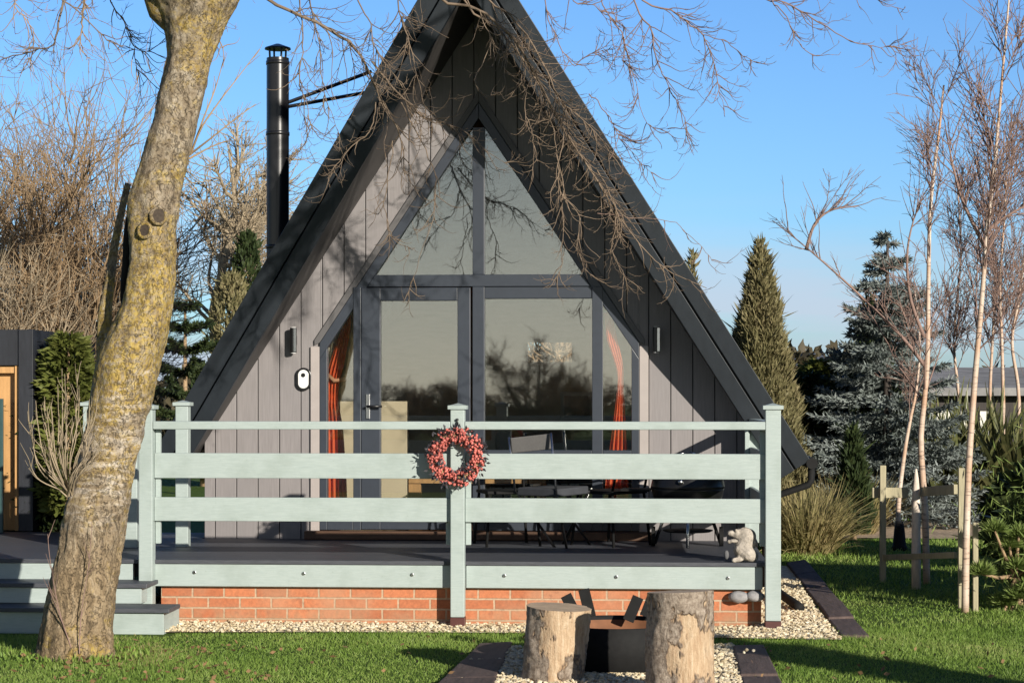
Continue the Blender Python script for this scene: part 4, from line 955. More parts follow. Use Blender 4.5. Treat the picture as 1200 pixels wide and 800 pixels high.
hang('main', [(500, -20, D2), (560, 10, D2), (600, 45, D2), (628, 95, D2), (650, 140, D2), (685, 200, D2), (715, 250, D2), (762, 305, D2), (818, 332, D2)], .017, .003, 60, 190, .40, .20)
hang('main', [(540, -20, D2+.1), (590, 30, D2+.1), (620, 70, D2+.1), (645, 115, D2+.1), (672, 160, D2+.1), (705, 215, D2+.1), (742, 270, D2+.1)], .013, .003, 55, 190, .36, .19)
hang('main', [(570, -20, D2), (605, 20, D2), (640, 75, D2), (660, 120, D2), (690, 150, D2), (720, 190, D2)], .012, .003, 45, 150, .34, .18)
hang(None, [(640, 130, D2), (648, 160, D2), (655, 200, D2), (660, 240, D2), (662, 290, D2), (655, 330, D2), (640, 345, D2)], .007, .002, 18, 30, .30)
hang(None, [(662, 150, D2), (652, 190, D2), (650, 230, D2), (668, 262, D2), (664, 300, D2), (690, 330, D2)], .006, .002, 18, 36, .34)
hang(None, [(618, 100, D2), (616, 130, D2), (622, 150, D2), (628, 180, D2), (626, 215, D2)], .005, .002, 8, 16, .2)
hang(None, [(700, 200, D2), (718, 235, D2), (722, 265, D2), (712, 290, D2), (728, 320, D2), (752, 332, D2)], .006, .002, 20, 40, .30)
hang('main', [(735, -15, D2), (757, 40, D2), (765, 75, D2), (782, 105, D2), (795, 135, D2), (802, 172, D2)], .010, .002, 26, 60, .36, mat=TWIGP)
hang('main', [(745, -15, D2+.2), (790, 20, D2+.2), (822, 40, D2+.2), (834, 70, D2+.2), (838, 100, D2+.2), (848, 128, D2+.2)], .011, .002, 30, 70, .34, mat=TWIGP)
hang(None, [(822, 40, D2+.2), (850, 55, D2+.2), (876, 72, D2+.2), (900, 78, D2+.2)], .005, .0015, 8, 12, .25, mat=TWIGP)
hang('main', [(640, -15, D2+.3), (655, 40, D2+.3), (668, 75, D2+.3), (690, 66, D2+.3), (716, 60, D2+.3)], .007, .002, 20, 40, .34, mat=TWIGP)
hang('main', [(660, -15, D2+.1), (690, 10, D2+.1), (712, 32, D2+.1), (730, 38, D2+.1)], .007, .002, 18, 36, .3, mat=TWIGP)
hang('main', [(700, -15, D2+.1), (730, 40, D2+.1), (733, 70, D2+.1), (745, 95, D2+.1), (757, 150, D2+.1), (790, 160, D2+.1)], .007, .002, 24, 50, .34, mat=TWIGP)
hang('main', [(895, -12, D2), (925, 5, D2), (958, 25, D2), (1000, 45, D2), (1038, 56, D2), (1070, 50, D2)], .010, .002, 26, 44, .30, mat=TWIGP)
hang('main', [(905, -12, D2), (920, 15, D2), (935, 50, D2), (955, 68, D2), (980, 66, D2)], .007, .002, 8, 14, .2, mat=TWIGP)
hang('main', [(985, -30, D2), (1015, -6, D2), (1045, 2, D2), (1068, 0, D2)], .007, .002, 10, 14, .25, mat=TWIGP)
hang(None, [(700, 250, D2), (780, 262, D2), (820, 290, D2), (850, 310, D2)], .004, .0015, 6, 10, .2, mat=TWIGP)
hang(None, [(690, 110, D2), (715, 140, D2), (740, 175, D2), (770, 200, D2)], .006, .0015, 20, 36, .28, mat=TWIGP)
hang('left', [(108, -25, TD+.3), (103, 15, TD+.3), (98, 38, TD+.3), (106, 64, TD+.3)], .012, .003, 16, 30, .3, mat=TWIGD)
hang('left', [(78, -20, TD+.3), (88, 10, TD+.3), (124, 48, TD+.3), (160, 62, TD+.3), (184, 66, TD+.3)], .010, .002, 16, 30, .3, mat=TWIG)
hang('left', [(72, -20, TD+.5), (64, 25, TD+.5), (60, 48, TD+.5), (35, 54, TD+.5), (0, 62, TD+.5), (-20, 70, TD+.5)], .012, .003, 18, 34, .3, mat=TWIG)
hang('left', [(130, -20, TD+.4), (150, 20, TD+.4), (165, 60, TD+.4), (175, 95, TD+.4)], .008, .002, 20, 40, .34, mat=TWIGD)
hang('left', [(30, -30, TD+.6), (18, 10, TD+.6), (40, 40, TD+.6), (30, 80, TD+.6)], .008, .002, 20, 40, .3, mat=TWIGD)
hang('main', [(285, -20, TD+.3), (268, 20, TD+.3), (276, 60, TD+.3)], .005, .0015, 12, 20, .3, mat=TWIGD)
# thin shoots growing from the trunk
def shoots(pts_list, r0, r1, mat, name='shoot'):
    mb = MB()
    for pts in pts_list:
        P = px_path(pts, 12); mb.tubes(P[None], np.linspace(r0, r1, 12)[None], 5)
        s, d, i, t = spawn(P[None], 5, .3, .9, .5); mb.tubes(grow(s, d, .16*rng.uniform(.4, 1, 5), 5, [(0, 0, .1)], .1), taper(5, 5, .003, .0012), 3)
    return mb.build(name, mat, TREE, True)
shoots([[(223, 182, TD+.1), (236, 150, TD), (258, 118, TD), (278, 92, TD), (304, 58, TD)], [(224, 180, TD+.1), (250, 160, TD), (275, 140, TD), (300, 122, TD)], [(225, 176, TD+.1), (238, 140, TD), (252, 105, TD), (262, 70, TD)], [(222, 186, TD), (248, 172, TD), (268, 165, TD)]], .007, .002, TWIGD)
mb = MB(); n = 900; q = np.array([on_z(a, b) for a, b in zip(rng.normal(165, 32, n), rng.normal(768, 7, n))]); mb2 = unit(np.stack([rng.standard_normal(n), rng.standard_normal(n), .5+.4*rng.random(n)], 1))
leaves(mb, q, mb2, rng.uniform(.02, .05, n), .006); o = mb.build('dry_grass', STRAW, None, kind='stuff'); tag(o, 'patch of dry worn grass right of the tree foot', 'grass')
fan = []
for k in range(26):
    tx = rng.uniform(30, 118); ty = rng.uniform(425, 520)+abs(tx-80)*.4; m_ = .25+.5*rng.random()
    fan.append([(82+rng.uniform(-4, 3), 578+rng.uniform(-6, 4), TD-.12), (82+(tx-82)*.55+rng.uniform(-5, 2)-4, 578+(ty-578)*.35, TD-.2-.1*rng.random()), (82+(tx-82)*.92, 578+(ty-578)*.7, TD-.25), (tx, ty, TD-.25-.1*rng.random())])
shoots(fan, .0055, .0018, TWIGG)
shoots([[(79, 750, TD-.22), (66, 700, TD-.24), (58, 650, TD-.24), (56, 625, TD-.24)], [(93, 765, TD-.24), (95, 720, TD-.25), (104, 660, TD-.25), (108, 610, TD-.25)], [(84, 760, TD-.22), (70, 720, TD-.26), (58, 690, TD-.26)]], .004, .0015, TWIGP)
mb = MB(); n = 500; a = rng.uniform(0, 2*np.pi, n); rr = rng.uniform(.26, .46, n); p = np.stack([tb_[0]+rr*np.cos(a), tb_[1]+rr*np.sin(a)*.8, np.zeros(n)], 1)
leaves(mb, p, np.stack([.5*rng.standard_normal(n), .5*rng.standard_normal(n), np.ones(n)], 1), rng.uniform(.03, .075, n), .012); o = mb.build('ground_ivy', GRASSB, None, kind='stuff'); tag(o, 'low green weeds growing round the foot of the leaning trunk', 'weeds')

# ------------------------------------------------------------------ bare shrubs and trees behind
def bare_bush(px, dep, top_py, spread, stems, label, mat, n1=260, n2=900, n3=1600, group=None, stem_r=.02, name='bare_shrub', basepy=None, tilt=0.0, cat='shrub', upw=.10, tw=.0040):
    base = at(px, HY, dep); base[2] = 0; H = at(px, top_py, dep)[2]
    t = thing(name, label, cat, base, group)
    st = base[None]+np.stack([rng.normal(0, spread*.15, stems), rng.normal(0, spread*.15, stems), np.zeros(stems)], 1)
    d = np.stack([rng.normal(tilt, .32, stems)*spread/1.0, rng.normal(0, .25, stems), np.ones(stems)], 1)
    A = grow(st, d, H*rng.uniform(.6, .95, stems), 10, [(0, 0, .05)], .12); mb = MB(); mb.tubes(A, taper(stems, 10, stem_r, stem_r*.25), 6); mb.build('stems', mat, t, True)
    mb = MB(); s, d, i, u = spawn(A, n1, .12, .98, .7); B = grow(s, d, H*.38*rng.uniform(.4, 1.1, n1)*(1.15-.6*u), 8, [(0, 0, upw)], .14); mb.tubes(B, taper(n1, 8, stem_r*.42, tw*.8), 4)
    s, d, i, u = spawn(B, n2, .1, .98, .75); C_ = grow(s, d, H*.16*rng.uniform(.4, 1.2, n2), 6, [(0, 0, upw)], .16); mb.tubes(C_, taper(n2, 6, tw*1.3, tw*.6), 3)
    if n3: s, d, i, u = spawn(C_, n3, .1, .98, .8); E_ = grow(s, d, H*.07*rng.uniform(.4, 1.2, n3), 4, [(0, 0, upw)], .18); mb.tubes(E_, taper(n3, 4, tw*.9, tw*.5), 3)
    mb.build('twigs', mat, t, True); return t
g_ = 'bare shrubs of the thicket behind the trunk'
bare_bush(20, 19.5, 95, 1.0, 12, 'tall bare brown shrub at the left edge of the picture', TWIGD, 330, 1600, 2900, g_, tw=.0036)
bare_bush(52, 21, 70, 1.0, 12, 'tall dense bare shrub left of the leaning trunk', TWIGD, 330, 1600, 2900, g_, tw=.0036)
bare_bush(88, 20.5, 130, .5, 10, 'bare shrub with upright twigs touching the trunk from the left', TWIGD, 300, 1100, 2000, g_, tw=.0036)
bare_bush(-35, 22, 60, 1.1, 10, 'tall bare shrub cut by the left edge of the picture', TWIGD, 300, 1300, 2000, g_, tw=.005)
bare_bush(5, 18.4, 215, .9, 12, 'lower golden brown bare shrub above the pine panel', TWIGG, 300, 1200, 2000, g_, tw=.0036, stem_r=.014)
def bare_tree(px, dep, path, r0, label, mat, n1, n2, n3, len1=.3, tw=.004, upw=.06, group=None, cat='tree', r1=.02, tmat=None, ang=.8):
    base = at(px, HY, dep); base[2] = 0; t = thing('bare_tree', label, cat, base, group)
    K = 20; P = smooth_path([base]+[at(a, b, dep) for a, b in path], K); H = P[-1, 2]
    mb = MB(); mb.tube(P, np.linspace(r0, r1, K), 12); mb.build('trunk', tmat or mat, t, True)
    mb = MB(); s, d, i, u = spawn(P[None], n1, .35, .98, ang); B = grow(s, d, H*len1*rng.uniform(.5, 1.1, n1)*(1.2-.6*u), 9, [(0, 0, upw)], .13); mb.tubes(B, taper(n1, 9, r0*.3, tw), 6); mb.build('limbs', tmat or mat, t, True)
    mb = MB(); s, d, i, u = spawn(B, n2, .12, .98, .75); C_ = grow(s, d, H*.13*rng.uniform(.4, 1.2, n2), 7, [(0, 0, upw)], .16); mb.tubes(C_, taper(n2, 7, tw*1.6, tw*.7), 4)
    s, d, i, u = spawn(C_, n3, .1, .98, .8); E_ = grow(s, d, H*.05*rng.uniform(.4, 1.2, n3), 5, [(0, 0, upw)], .18); mb.tubes(E_, taper(n3, 5, tw, tw*.5), 3); mb.build('twigs', mat, t, True); return t
bare_tree(262, 40, [(258, 420), (250, 370), (262, 310), (275, 250), (268, 175)], .15, 'bare tree with grey twigs between the trunk and the flue', TWIGG, 26, 480, 1300, .30, .008)
bare_tree(305, 44, [(298, 420), (300, 330), (304, 260), (300, 200)], .12, 'bare pale tree standing behind the flue', TWIGG, 24, 420, 1200, .28, .008)
# ------------------------------------------------------------------ evergreens
def conifer(px, dep, base_py, top_py, halfw_px, label, mat, n, ln=.12, wd=.03, shape='cone', name='conifer', mode='up', cat='conifer', group=None, rag=.18):
    base = at(px, base_py, dep); top = at(px, top_py, dep); hw = halfw_px/FPX*dep; zb = max(0, base[2]); t = thing(name, label, cat, (base[0], base[1], 0), group); H = top[2]-zb
    mb = MB(); mb.tube([(base[0], base[1], 0), (top[0], top[1], top[2]-.1)], [hw*.12+.02, .01], 8); mb.build('trunk', TWIGD, t, True)
    u = 1-np.sqrt(rng.uniform(0, 1, n)) if shape == 'cone' else rng.uniform(0, 1, n)
    a = rng.uniform(0, 2*np.pi, n)
    lump = 1+rag*np.sin(5*a+u*19)+rag*.7*np.sin(3*a-u*33+1.3)+rag*.5*np.sin(9*a+u*51)
    if shape == 'cone': env = hw*np.minimum(1, ((1-u)*1.25)**.85)*np.where(u < .12, .75+u*2, 1)
    elif shape == 'round': env = hw*np.sqrt(np.clip(1-(2*u-1)**2, 0.05, 1))
    else: env = hw*np.where(u > .7, np.sqrt(np.clip(1-((u-.7)/.3)**2, .02, 1)), 1.0)
    r = env*lump*np.clip(1-.35*rng.exponential(.35, n), .1, 1.0)
    p = np.stack([base[0]+r*np.cos(a), base[1]+r*np.sin(a), zb+u*H], 1)
    rad = np.stack([np.cos(a), np.sin(a), np.zeros(n)], 1)
    d = rad*(.45 if mode == 'up' else 1.0)+np.array([0, 0, 1.0 if mode == 'up' else .1])+.35*rng.standard_normal((n, 3))
    mb = MB(); leaves(mb, p, d, ln*rng.uniform(.5, 1.5, n), wd*rng.uniform(.6, 1.4, n))
    if mode == 'up':
        n2 = n//30; k = rng.integers(0, n, n2); leaves(mb, p[k], d[k], ln*rng.uniform(1.5, 3, n2), wd)
    mb.build('crown', mat, t); return t
conifer(891, 25, 600, 280, 50, 'tall conical olive green cypress right of the roof', CYP, 48000, .10, .022, name='cypress', rag=.10)
conifer(811, 31, 600, 292, 15, 'tip of a narrow conifer showing just above the right roof edge', CYP, 5000, .15, .04, name='cypress')
conifer(965, 27, 605, 425, 42, 'dark green bushy conifer behind the blue spruce', YGRN, 9000, .14, .05, 'round', mode='out')
conifer(1020, 26.5, 600, 348, 40, 'green conifer standing in the blue spruce', DKGR, 14000, .14, .045)
conifer(1000, 22.5, 625, 500, 17, 'small upright dark green conifer below the spruce', DKGR, 6000, .10, .03, name='small_conifer')
conifer(948, 26, 610, 440, 26, 'dark evergreen bush between cypress and spruce', DKGR, 7000, .12, .05, 'round', mode='out', name='evergreen_bush', cat='bush')
conifer(1196, 20, 650, 560, 30, 'very dark evergreen bush at the right edge behind the pine', DKGR, 8000, .12, .05, 'round', mode='out', name='evergreen_bush', cat='bush')
conifer(62, 17.6, 640, 410, 42, 'green conifer bush between shelter and leaning trunk', DKGR, 13000, .10, .04, 'col', mode='out', name='evergreen_bush', cat='bush')
conifer(80, 17.2, 600, 392, 25, 'yellow green conifer behind the fan of shoots', YGRN, 5200, .085, .03, 'col', mode='out')
conifer(240, 36, 560, 428, 40, 'dark green conifer showing behind the left roof edge', DKGR, 9000, .12, .05, 'cone')
conifer(290, 39, 520, 275, 15, 'ivy covered stem beside the flue, green column', DKGR, 4000, .12, .06, 'col', name='ivy_column', cat='ivy')
conifer(272, 38.5, 480, 325, 24, 'brown green ivy clump left of the flue', CYP, 4000, .12, .05, 'round', name='ivy_clump', cat='ivy')
def whorl_tree(px, dep, base_py, top_py, label):
    base = at(px, base_py, dep); base[2] = 0; top = at(px, top_py, dep); t = thing('young_pine', label, 'pine', base)
    mb = MB(); mb.tube([base, top], [.06, .02], 8); mb.build('trunk', TWIGD, t, True); mb = MB(); H = top[2]
    for k, z in enumerate(np.arange(H-.05, H*.30, -.36)):
        for j in range(7):
            a = j*2*math.pi/7+k*.5; ln = .20+.22*k+rng.uniform(-.04, .06); d = np.array([math.cos(a), math.sin(a), .1]); m_ = int(150+120*k)
            u = rng.uniform(0.05, 1, m_)[:, None]; p = np.array([top[0], top[1], z])+d*u*ln+UP*(.16*u**2*ln)
            leaves(mb, p, d*.9+rng.standard_normal((m_, 3))*.8+UP*.4, .11, .025)
    mb.build('crown', DKGR, t); return t
whorl_tree(217, 33, 560, 358, 'young pine with whorled branches seen between trunk and roof')
def blue_spruce(px, dep, base_py, top_py, hw, label):
    base = at(px, base_py, dep); base[2] = 0; top = at(px, top_py, dep); H = top[2]; R_ = hw/FPX*dep; t = thing('blue_spruce', label, 'spruce', base)
    mb = MB(); mb.tube([base, top], [.08, .012], 10); mb.build('trunk', simple('dark_spruce_bark', (.06, .048, .04), .9, .3, 8), t, True)
    mb = MB(); nb = 185
    u = np.sort(rng.uniform(0, 1, nb)**.9); a = rng.uniform(0, 2*np.pi, nb)
    for uu, aa in zip(u, a):
        z = H*(1-uu*.93)-.02; ln = (.10+uu*1.0)*R_*rng.uniform(.7, 1.15); d = np.array([math.cos(aa), math.sin(aa), 0]); K = 9
        s_ = np.linspace(0, 1, K); P = np.array([base[0], base[1], z])+d[None]*(s_*ln)[:, None]+UP[None]*((-.42*s_+.36*s_**2.4)*ln*.9)[:, None]
        mb.tubes(P[None], np.linspace(.018, .005, K)[None], 4)
        m_ = int(90+330*uu); q = rng.uniform(.15, 1, m_); k = np.minimum((q*(K-1)).astype(int), K-2); fr2 = (q*(K-1)-k)[:, None]; p = P[k]*(1-fr2)+P[k+1]*fr2
        side = np.cross(d, UP); w_ = .30*ln*(1-q*.75)*rng.uniform(-1, 1, m_); p = p+side[None]*w_[:, None]-UP[None]*(np.abs(w_)*.25)[:, None]
        dd = d[None]*.8+side[None]*np.sign(w_)[:, None]*.5+.55*rng.standard_normal((m_, 3)); leaves(mb, p, dd, .085*rng.uniform(.6, 1.4, m_), .022)
    mb.build('crown', SPRU, t); return t
blue_spruce(1040, 25, 600, 272, 124, 'silvery blue spruce with drooping branches behind the birch stakes')
# pine bush with pompom tufts at right edge
def pompom_pine():
    p0 = at(1196, 690, 15.0); base = np.array([p0[0], p0[1], 0]); t = thing('dwarf_pine', 'bushy dwarf pine with pale green tufts at the right edge', 'pine', base)
    mb = MB(); mbs = MB()
    tips = [(1183, 640), (1194, 628), (1150, 672), (1192, 665), (1176, 708), (1192, 700), (1184, 733), (1200, 722), (1199, 748), (1172, 730), (1205, 690), (1215, 650), (1215, 720), (1166, 622), (1210, 765)]
    for (px, py) in tips:
        c = at(px, py, 15.0-.25*rng.random()+.1); m_ = 800; v = unit(rng.standard_normal((m_, 3))); v[:, 2] = np.abs(v[:, 2])*.8-.15
        leaves(mb, c+v*rng.uniform(0, .05, (m_, 1)), v+UP*.25, rng.uniform(.05, .10, m_), .009)
        mbs.tube([base+UP*.25+np.array([0, .15, 0]), (base+c)/2+np.array([0, .12, .1]), c], [.02, .014, .008], 6)
    m_ = 7000; v = rng.standard_normal((m_, 3))*np.array([.25, .22, .28])+base+np.array([.36, .36, .42]); v[:, 2] = np.abs(v[:, 2]); leaves(mb, v, unit(rng.standard_normal((m_, 3))+UP*.8), .10, .010)
    mbs.build('stems', TWIGD, t, True); mb.build('foliage', PINEN, t)
pompom_pine()
# straw grass clump by the corner, sedges, flax plants
def tuft(px, dep, n, ln, wd, spread, mat, label, name='ornamental_grass', cat='grass clump', droop=.35, up=1.0, group=None, K=4):
    b = at(px, HY, dep); b[2] = 0; t = thing(name, label, cat, b, group); mb = MB()
    a = rng.uniform(0, 2*np.pi, n); r = spread*np.sqrt(rng.uniform(0, 1, n)); p = np.stack([b[0]+r*np.cos(a), b[1]+r*np.sin(a), np.zeros(n)], 1)
    out = np.stack([np.cos(a), np.sin(a), np.zeros(n)], 1)*(r/spread)[:, None]; d = out*.55+np.array([0, 0, up])+.22*rng.standard_normal((n, 3))
    blades(mb, p, d, ln*rng.uniform(.5, 1.12, n), wd*rng.uniform(.7, 1.3, n), droop, K); mb.build('leaves', mat, t); return t
tuft(944, 20.5, 1200, .78, .012, .26, STRAW, 'arching green and straw ornamental grass behind the corner post', droop=.55)
tuft(928, 21.2, 900, .7, .012, .28, STRAW, 'golden base of ornamental grass nearest the corner post', droop=.6)
tuft(985, 23.5, 700, .75, .010, .40, STRAW, 'tall fawn grass left of the birch stakes', droop=.25)
tuft(1020, 26.2, 700, .8, .010, .4, STRAW, 'dry brown grass clump behind the first stake', droop=.3)
for i, (px, dep, ln, lab) in enumerate(((1062, 26.5, 1.5, 'dark green flax plant with strap leaves left of the pale birch'), (1115, 26, 1.75, 'large green flax plant between the two birch trunks'), (1165, 26.3, 1.7, 'big flax plant with yellow striped leaves right of the right birch'), (1090, 27, 1.5, 'flax plant standing in front of the shed window'), (1205, 25.5, 1.6, 'flax plant cut by the right edge of the picture'))):
    tuft(px, dep, 170, ln, .062, .28, PHOR, lab, 'flax_plant', 'plant', .22, 1.15, 'flax plants in front of the shed')
# ------------------------------------------------------------------ birches and stakes
def birch(path, dep, r0, r1, label, nb, n2, group='birches on the right', up=.05, lenb=.26, extra=(), tw=.0032, n3=500, lo=.3):
    P = smooth_path([at(a, b, dep) for a, b in path], 26); P[0, 2] = 0; t = thing('birch', label, 'birch tree', (P[0, 0], P[0, 1], 0), group); H = P[-1, 2]
    mb = MB(); mb.tube(P, np.linspace(r0, r1, 26)**1.0, 12); mb.build('trunk', BIRCH, t, True)
    mb = MB(); s, d, i, u = spawn(P[None], nb, lo, .96, .62); d[:, 2] = np.abs(d[:, 2])*.8+.35
    B = grow(s, d, H*lenb*rng.uniform(.5, 1.15, nb)*(1.25-.8*u), 10, [(0, 0, up)], .09); rb = np.interp(u, [0, 1], [r0*.32, r0*.12]); mb.tubes(B, taper(nb, 10, rb, .002), 5)
    for ex in extra:
        Q = smooth_path([at(a, b, dep) for a, b in ex], 14); mb.tube(Q, np.linspace(.018, .003, 14), 6)
        s, d, i, u = spawn(Q[None], 14, .2, .95, .6); d[:, 2] += .25; E_ = grow(s, d, .5*rng.uniform(.4, 1.1, 14), 8, [(0, 0, .02)], .1); mb.tubes(E_, taper(14, 8, .005, .0015), 4)
        s, d, i, u = spawn(E_, 60, .1, .95, .7); E2 = grow(s, d, .18*rng.uniform(.4, 1.1, 60), 5, [(0, 0, -.03)], .12); mb.tubes(E2, taper(60, 5, .0028, .0012), 3)
    mb.build('limbs', TWIGP, t, True)
    mb = MB(); s, d, i, u = spawn(B, n2, .15, .97, .6); C_ = grow(s, d, H*.085*rng.uniform(.4, 1.2, n2), 7, [(0, 0, .03)], .12); mb.tubes(C_, taper(n2, 7, tw*1.2, tw*.55), 3)
    s, d, i, u = spawn(C_, n3, .15, .97, .7); E_ = grow(s, d, H*.03*rng.uniform(.4, 1.2, n3), 4, [(0, 0, -.02)], .14); mb.tubes(E_, taper(n3, 4, tw*.8, tw*.45), 3)
    mb.build('twigs', TWIGP, t, True); return t
birch([(1086, 690), (1084, 600), (1079, 520), (1083, 470), (1087, 420), (1088, 330), (1090, 250), (1096, 190), (1101, 150), (1106, 100)], 17.2, .031, .008, 'slim birch with snapped top behind the pointed post', 16, 220, extra=[[(1086, 432), (1060, 398), (1020, 358), (985, 325), (945, 290), (905, 258)], [(1083, 395), (1067, 350), (1063, 300), (1070, 260), (1084, 225)], [(945, 292), (955, 262), (975, 246), (1005, 242)]])
birch([(1131, 722), (1132, 650), (1135, 550), (1142, 450), (1148, 380), (1153, 320), (1157, 265), (1165, 200), (1172, 120), (1178, 50), (1184, -20)], 14.9, .029, .006, 'white barked birch nearest the right edge of the lawn', 30, 420, extra=[[(1155, 290), (1130, 240), (1118, 200), (1108, 150)], [(1157, 270), (1185, 250), (1215, 235)]])
birch([(1054, 640), (1053, 590), (1060, 530), (1067, 490), (1074, 455), (1078, 400), (1072, 340)], 21.5, .030, .006, 'thin reddish sapling with a dark sleeve at its foot', 14, 120, lo=.45)
for i, (path, dep, lab) in enumerate((([(1180, 610), (1176, 480), (1174, 400), (1172, 330), (1178, 240), (1180, 160)], 27, 'white stemmed birch far behind the right birch'), ([(1190, 610), (1194, 470), (1186, 400), (1196, 340), (1204, 250), (1208, 150)], 27.5, 'pale forked birch at the right edge behind the shed roof'), ([(1165, 610), (1160, 480), (1163, 400), (1166, 330), (1160, 250)], 28, 'faint brown birch just right of the white birch trunk'), ([(1120, 610), (1124, 480), (1118, 400), (1126, 300), (1122, 220)], 28.5, 'thin birch seen between the two birch trunks'), ([(1065, 610), (1062, 480), (1058, 400), (1064, 330)], 28, 'small thin birch behind the left side of the shed'))):
    birch(path, dep, .030, .008, lab, 30, 360, 'background birches by the shed', lenb=.24, tw=.0046, n3=600, lo=.38)
mb = MB(); b = at(1054, 645, 21.0); mb.lathe([(.10, 0), (.07, .05), (.055, .22), (.04, .30)], (b[0], b[1], 0), 12); o = mb.build('tree_sleeve', BLACKM, None, True); tag(o, 'black flared sleeve round the foot of the reddish sapling', 'tree guard')
def stake(px, base_py, top_py, wpx, mat, label, cat='stake', point=False, name='wooden_stake', group=None):
    b = on_z(px, base_py); dep = np.dot(b-CAM, FW); top = at(px, top_py, dep); w_ = wpx/FPX*dep; mb = MB()
    if point:
        n = 14; prof_ = [(w_*.5, -.05), (w_*.52, .25), (w_*.45, top[2]-.22), (w_*.28, top[2]-.08), (.008, top[2])]; mb.lathe(prof_, (b[0], b[1], 0), n)
    else: mb.box(b[0]-w_/2, b[0]+w_/2, b[1]-w_/2, b[1]+w_/2, -.05, top[2])
    o = mb.build(name, mat, None, point, 0 if point else .004); return tag(o, label, cat, group), b
stake(1034.5, 682, 545, 7, STAKE, 'thin square weathered stake, leftmost of the birch frame')
o_, b1 = stake(1073.5, 690, 549, 10.5, PALEST, 'pale pointed peeled post in front of the slim birch', 'post', True, 'peeled_post')
stake(1126.5, 712, 548, 7, STAKE, 'weathered stake just left of the white birch trunk')
stake(1143, 716, 612, 6, STAKE, 'dark stake just right of the white birch trunk')
def xbar(p, q, dep0, dep1, h, label):
    a = at(*p, dep0); b = at(*q, dep1); mb = MB(); mb.bar(a, b, .03, h/FPX*(dep0+dep1)/2); tag(mb.build('cross_rail', STAKE, None, bevel=.003), label, 'rail')
xbar((1022, 577), (1064, 577), 17.4, 17.4, 12, 'short weathered rail nailed behind the leftmost stake')
xbar((1079, 576), (1120, 573), 16.9, 15.5, 11, 'weathered rail from the pointed post to the white birch stake')
xbar((1033, 653), (1120, 650), 17.4, 15.6, 7, 'low rail near the grass between the birch stakes')
# ------------------------------------------------------------------ shed, distant house, hedges
def shed():
    d = 31; a = at(1042, 600, d); b = at(1330, 600, d); base = (a[0], a[1], 0); t = thing('garden_shed', 'dark boarded shed with grey felt roof behind the birches', 'shed', base)
    zt = at(1100, 462, d)[2]; zr = at(1100, 440, d+3)[2]
    mb = MB(); mb.box(a[0]+.1, b[0], a[1], a[1]+3, 0, zt+.02); mb.build('wall', SHEDW, t)
    mb = MB(); mb.hexa([(a[0]-.15, a[1]-.3, zt-.02), (b[0], a[1]-.3, zt-.02), (b[0], a[1]+3.2, zr), (a[0]-.15, a[1]+3.2, zr)], [(a[0]-.15, a[1]-.3, zt+.10), (b[0], a[1]-.3, zt+.10), (b[0], a[1]+3.2, zr+.14), (a[0]-.15, a[1]+3.2, zr+.14)]); mb.build('roof', SHEDR, t)
    for x0, x1 in ((1090, 1112), (1118, 1142), (1147, 1164)):
        p = at(x0, 481, d); q = at(x1, 513, d); mb = MB(); mb.box(p[0], q[0], a[1]-.03, a[1]-.002, q[2], p[2]); w_ = mb.build('window', PANE, t); mb = MB()
        for u, v in (((p[0]-.04, p[2]), (q[0]+.04, p[2]+.05)), ((p[0]-.04, q[2]-.05), (q[0]+.04, q[2])), ): mb.box(u[0], v[0], a[1]-.05, a[1]-.001, u[1], v[1])
        mb.build('window_frame', SHEDW, w_)
shed()
def far_house():
    d = 75; a = at(926, 470, d); b = at(975, 470, d); t = thing('distant_house', 'distant house with slate roof between cypress and spruce', 'house', (a[0], a[1], 0)); ze = at(940, 436, d)[2]; zr = at(940, 411, d)[2]
    mb = MB(); mb.box(a[0], b[0], a[1], a[1]+6, 0, ze); mb.build('wall', HOUSEB, t)
    mb = MB(); x0, x1 = a[0]-.3, b[0]+.3; y0, y1 = a[1]-.3, a[1]+6.3; ym = (y0+y1)/2
    mb.add([(x0, y0, ze), (x1, y0, ze), (x1, y1, ze), (x0, y1, ze), (x0+.4, ym, zr), (x1-.4, ym, zr)], [(0, 1, 5, 4), (2, 3, 4, 5), (1, 2, 5), (3, 0, 4), (0, 3, 2, 1)]); mb.build('roof', SLATE, t)
far_house()
def hedge(name, x0, x1, y, h, n, label, mat=HEDGE, dep=3, rag=.35, ln=.45):
    mb = MB(); x = rng.uniform(x0, x1, n); top = h*(1+rag*np.sin(x*.35)*np.sin(x*.13+1)+rag*.6*np.sin(x*.9+2)+.12*np.sin(x*2.7)); z = top*rng.uniform(0, 1, n)**.7; yv = y+rng.uniform(-dep/2, dep/2, n)
    leaves(mb, np.stack([x, yv, z], 1), rng.standard_normal((n, 3))+UP*.5, ln*rng.uniform(.5, 1.3, n), ln*.5); o = mb.build(name, mat, None, kind='stuff'); tag(o, label, 'hedge'); return o
hedge('far_hedge', -40, 45, 48, 2.2, 26000, 'dark far hedge along the end of the garden')
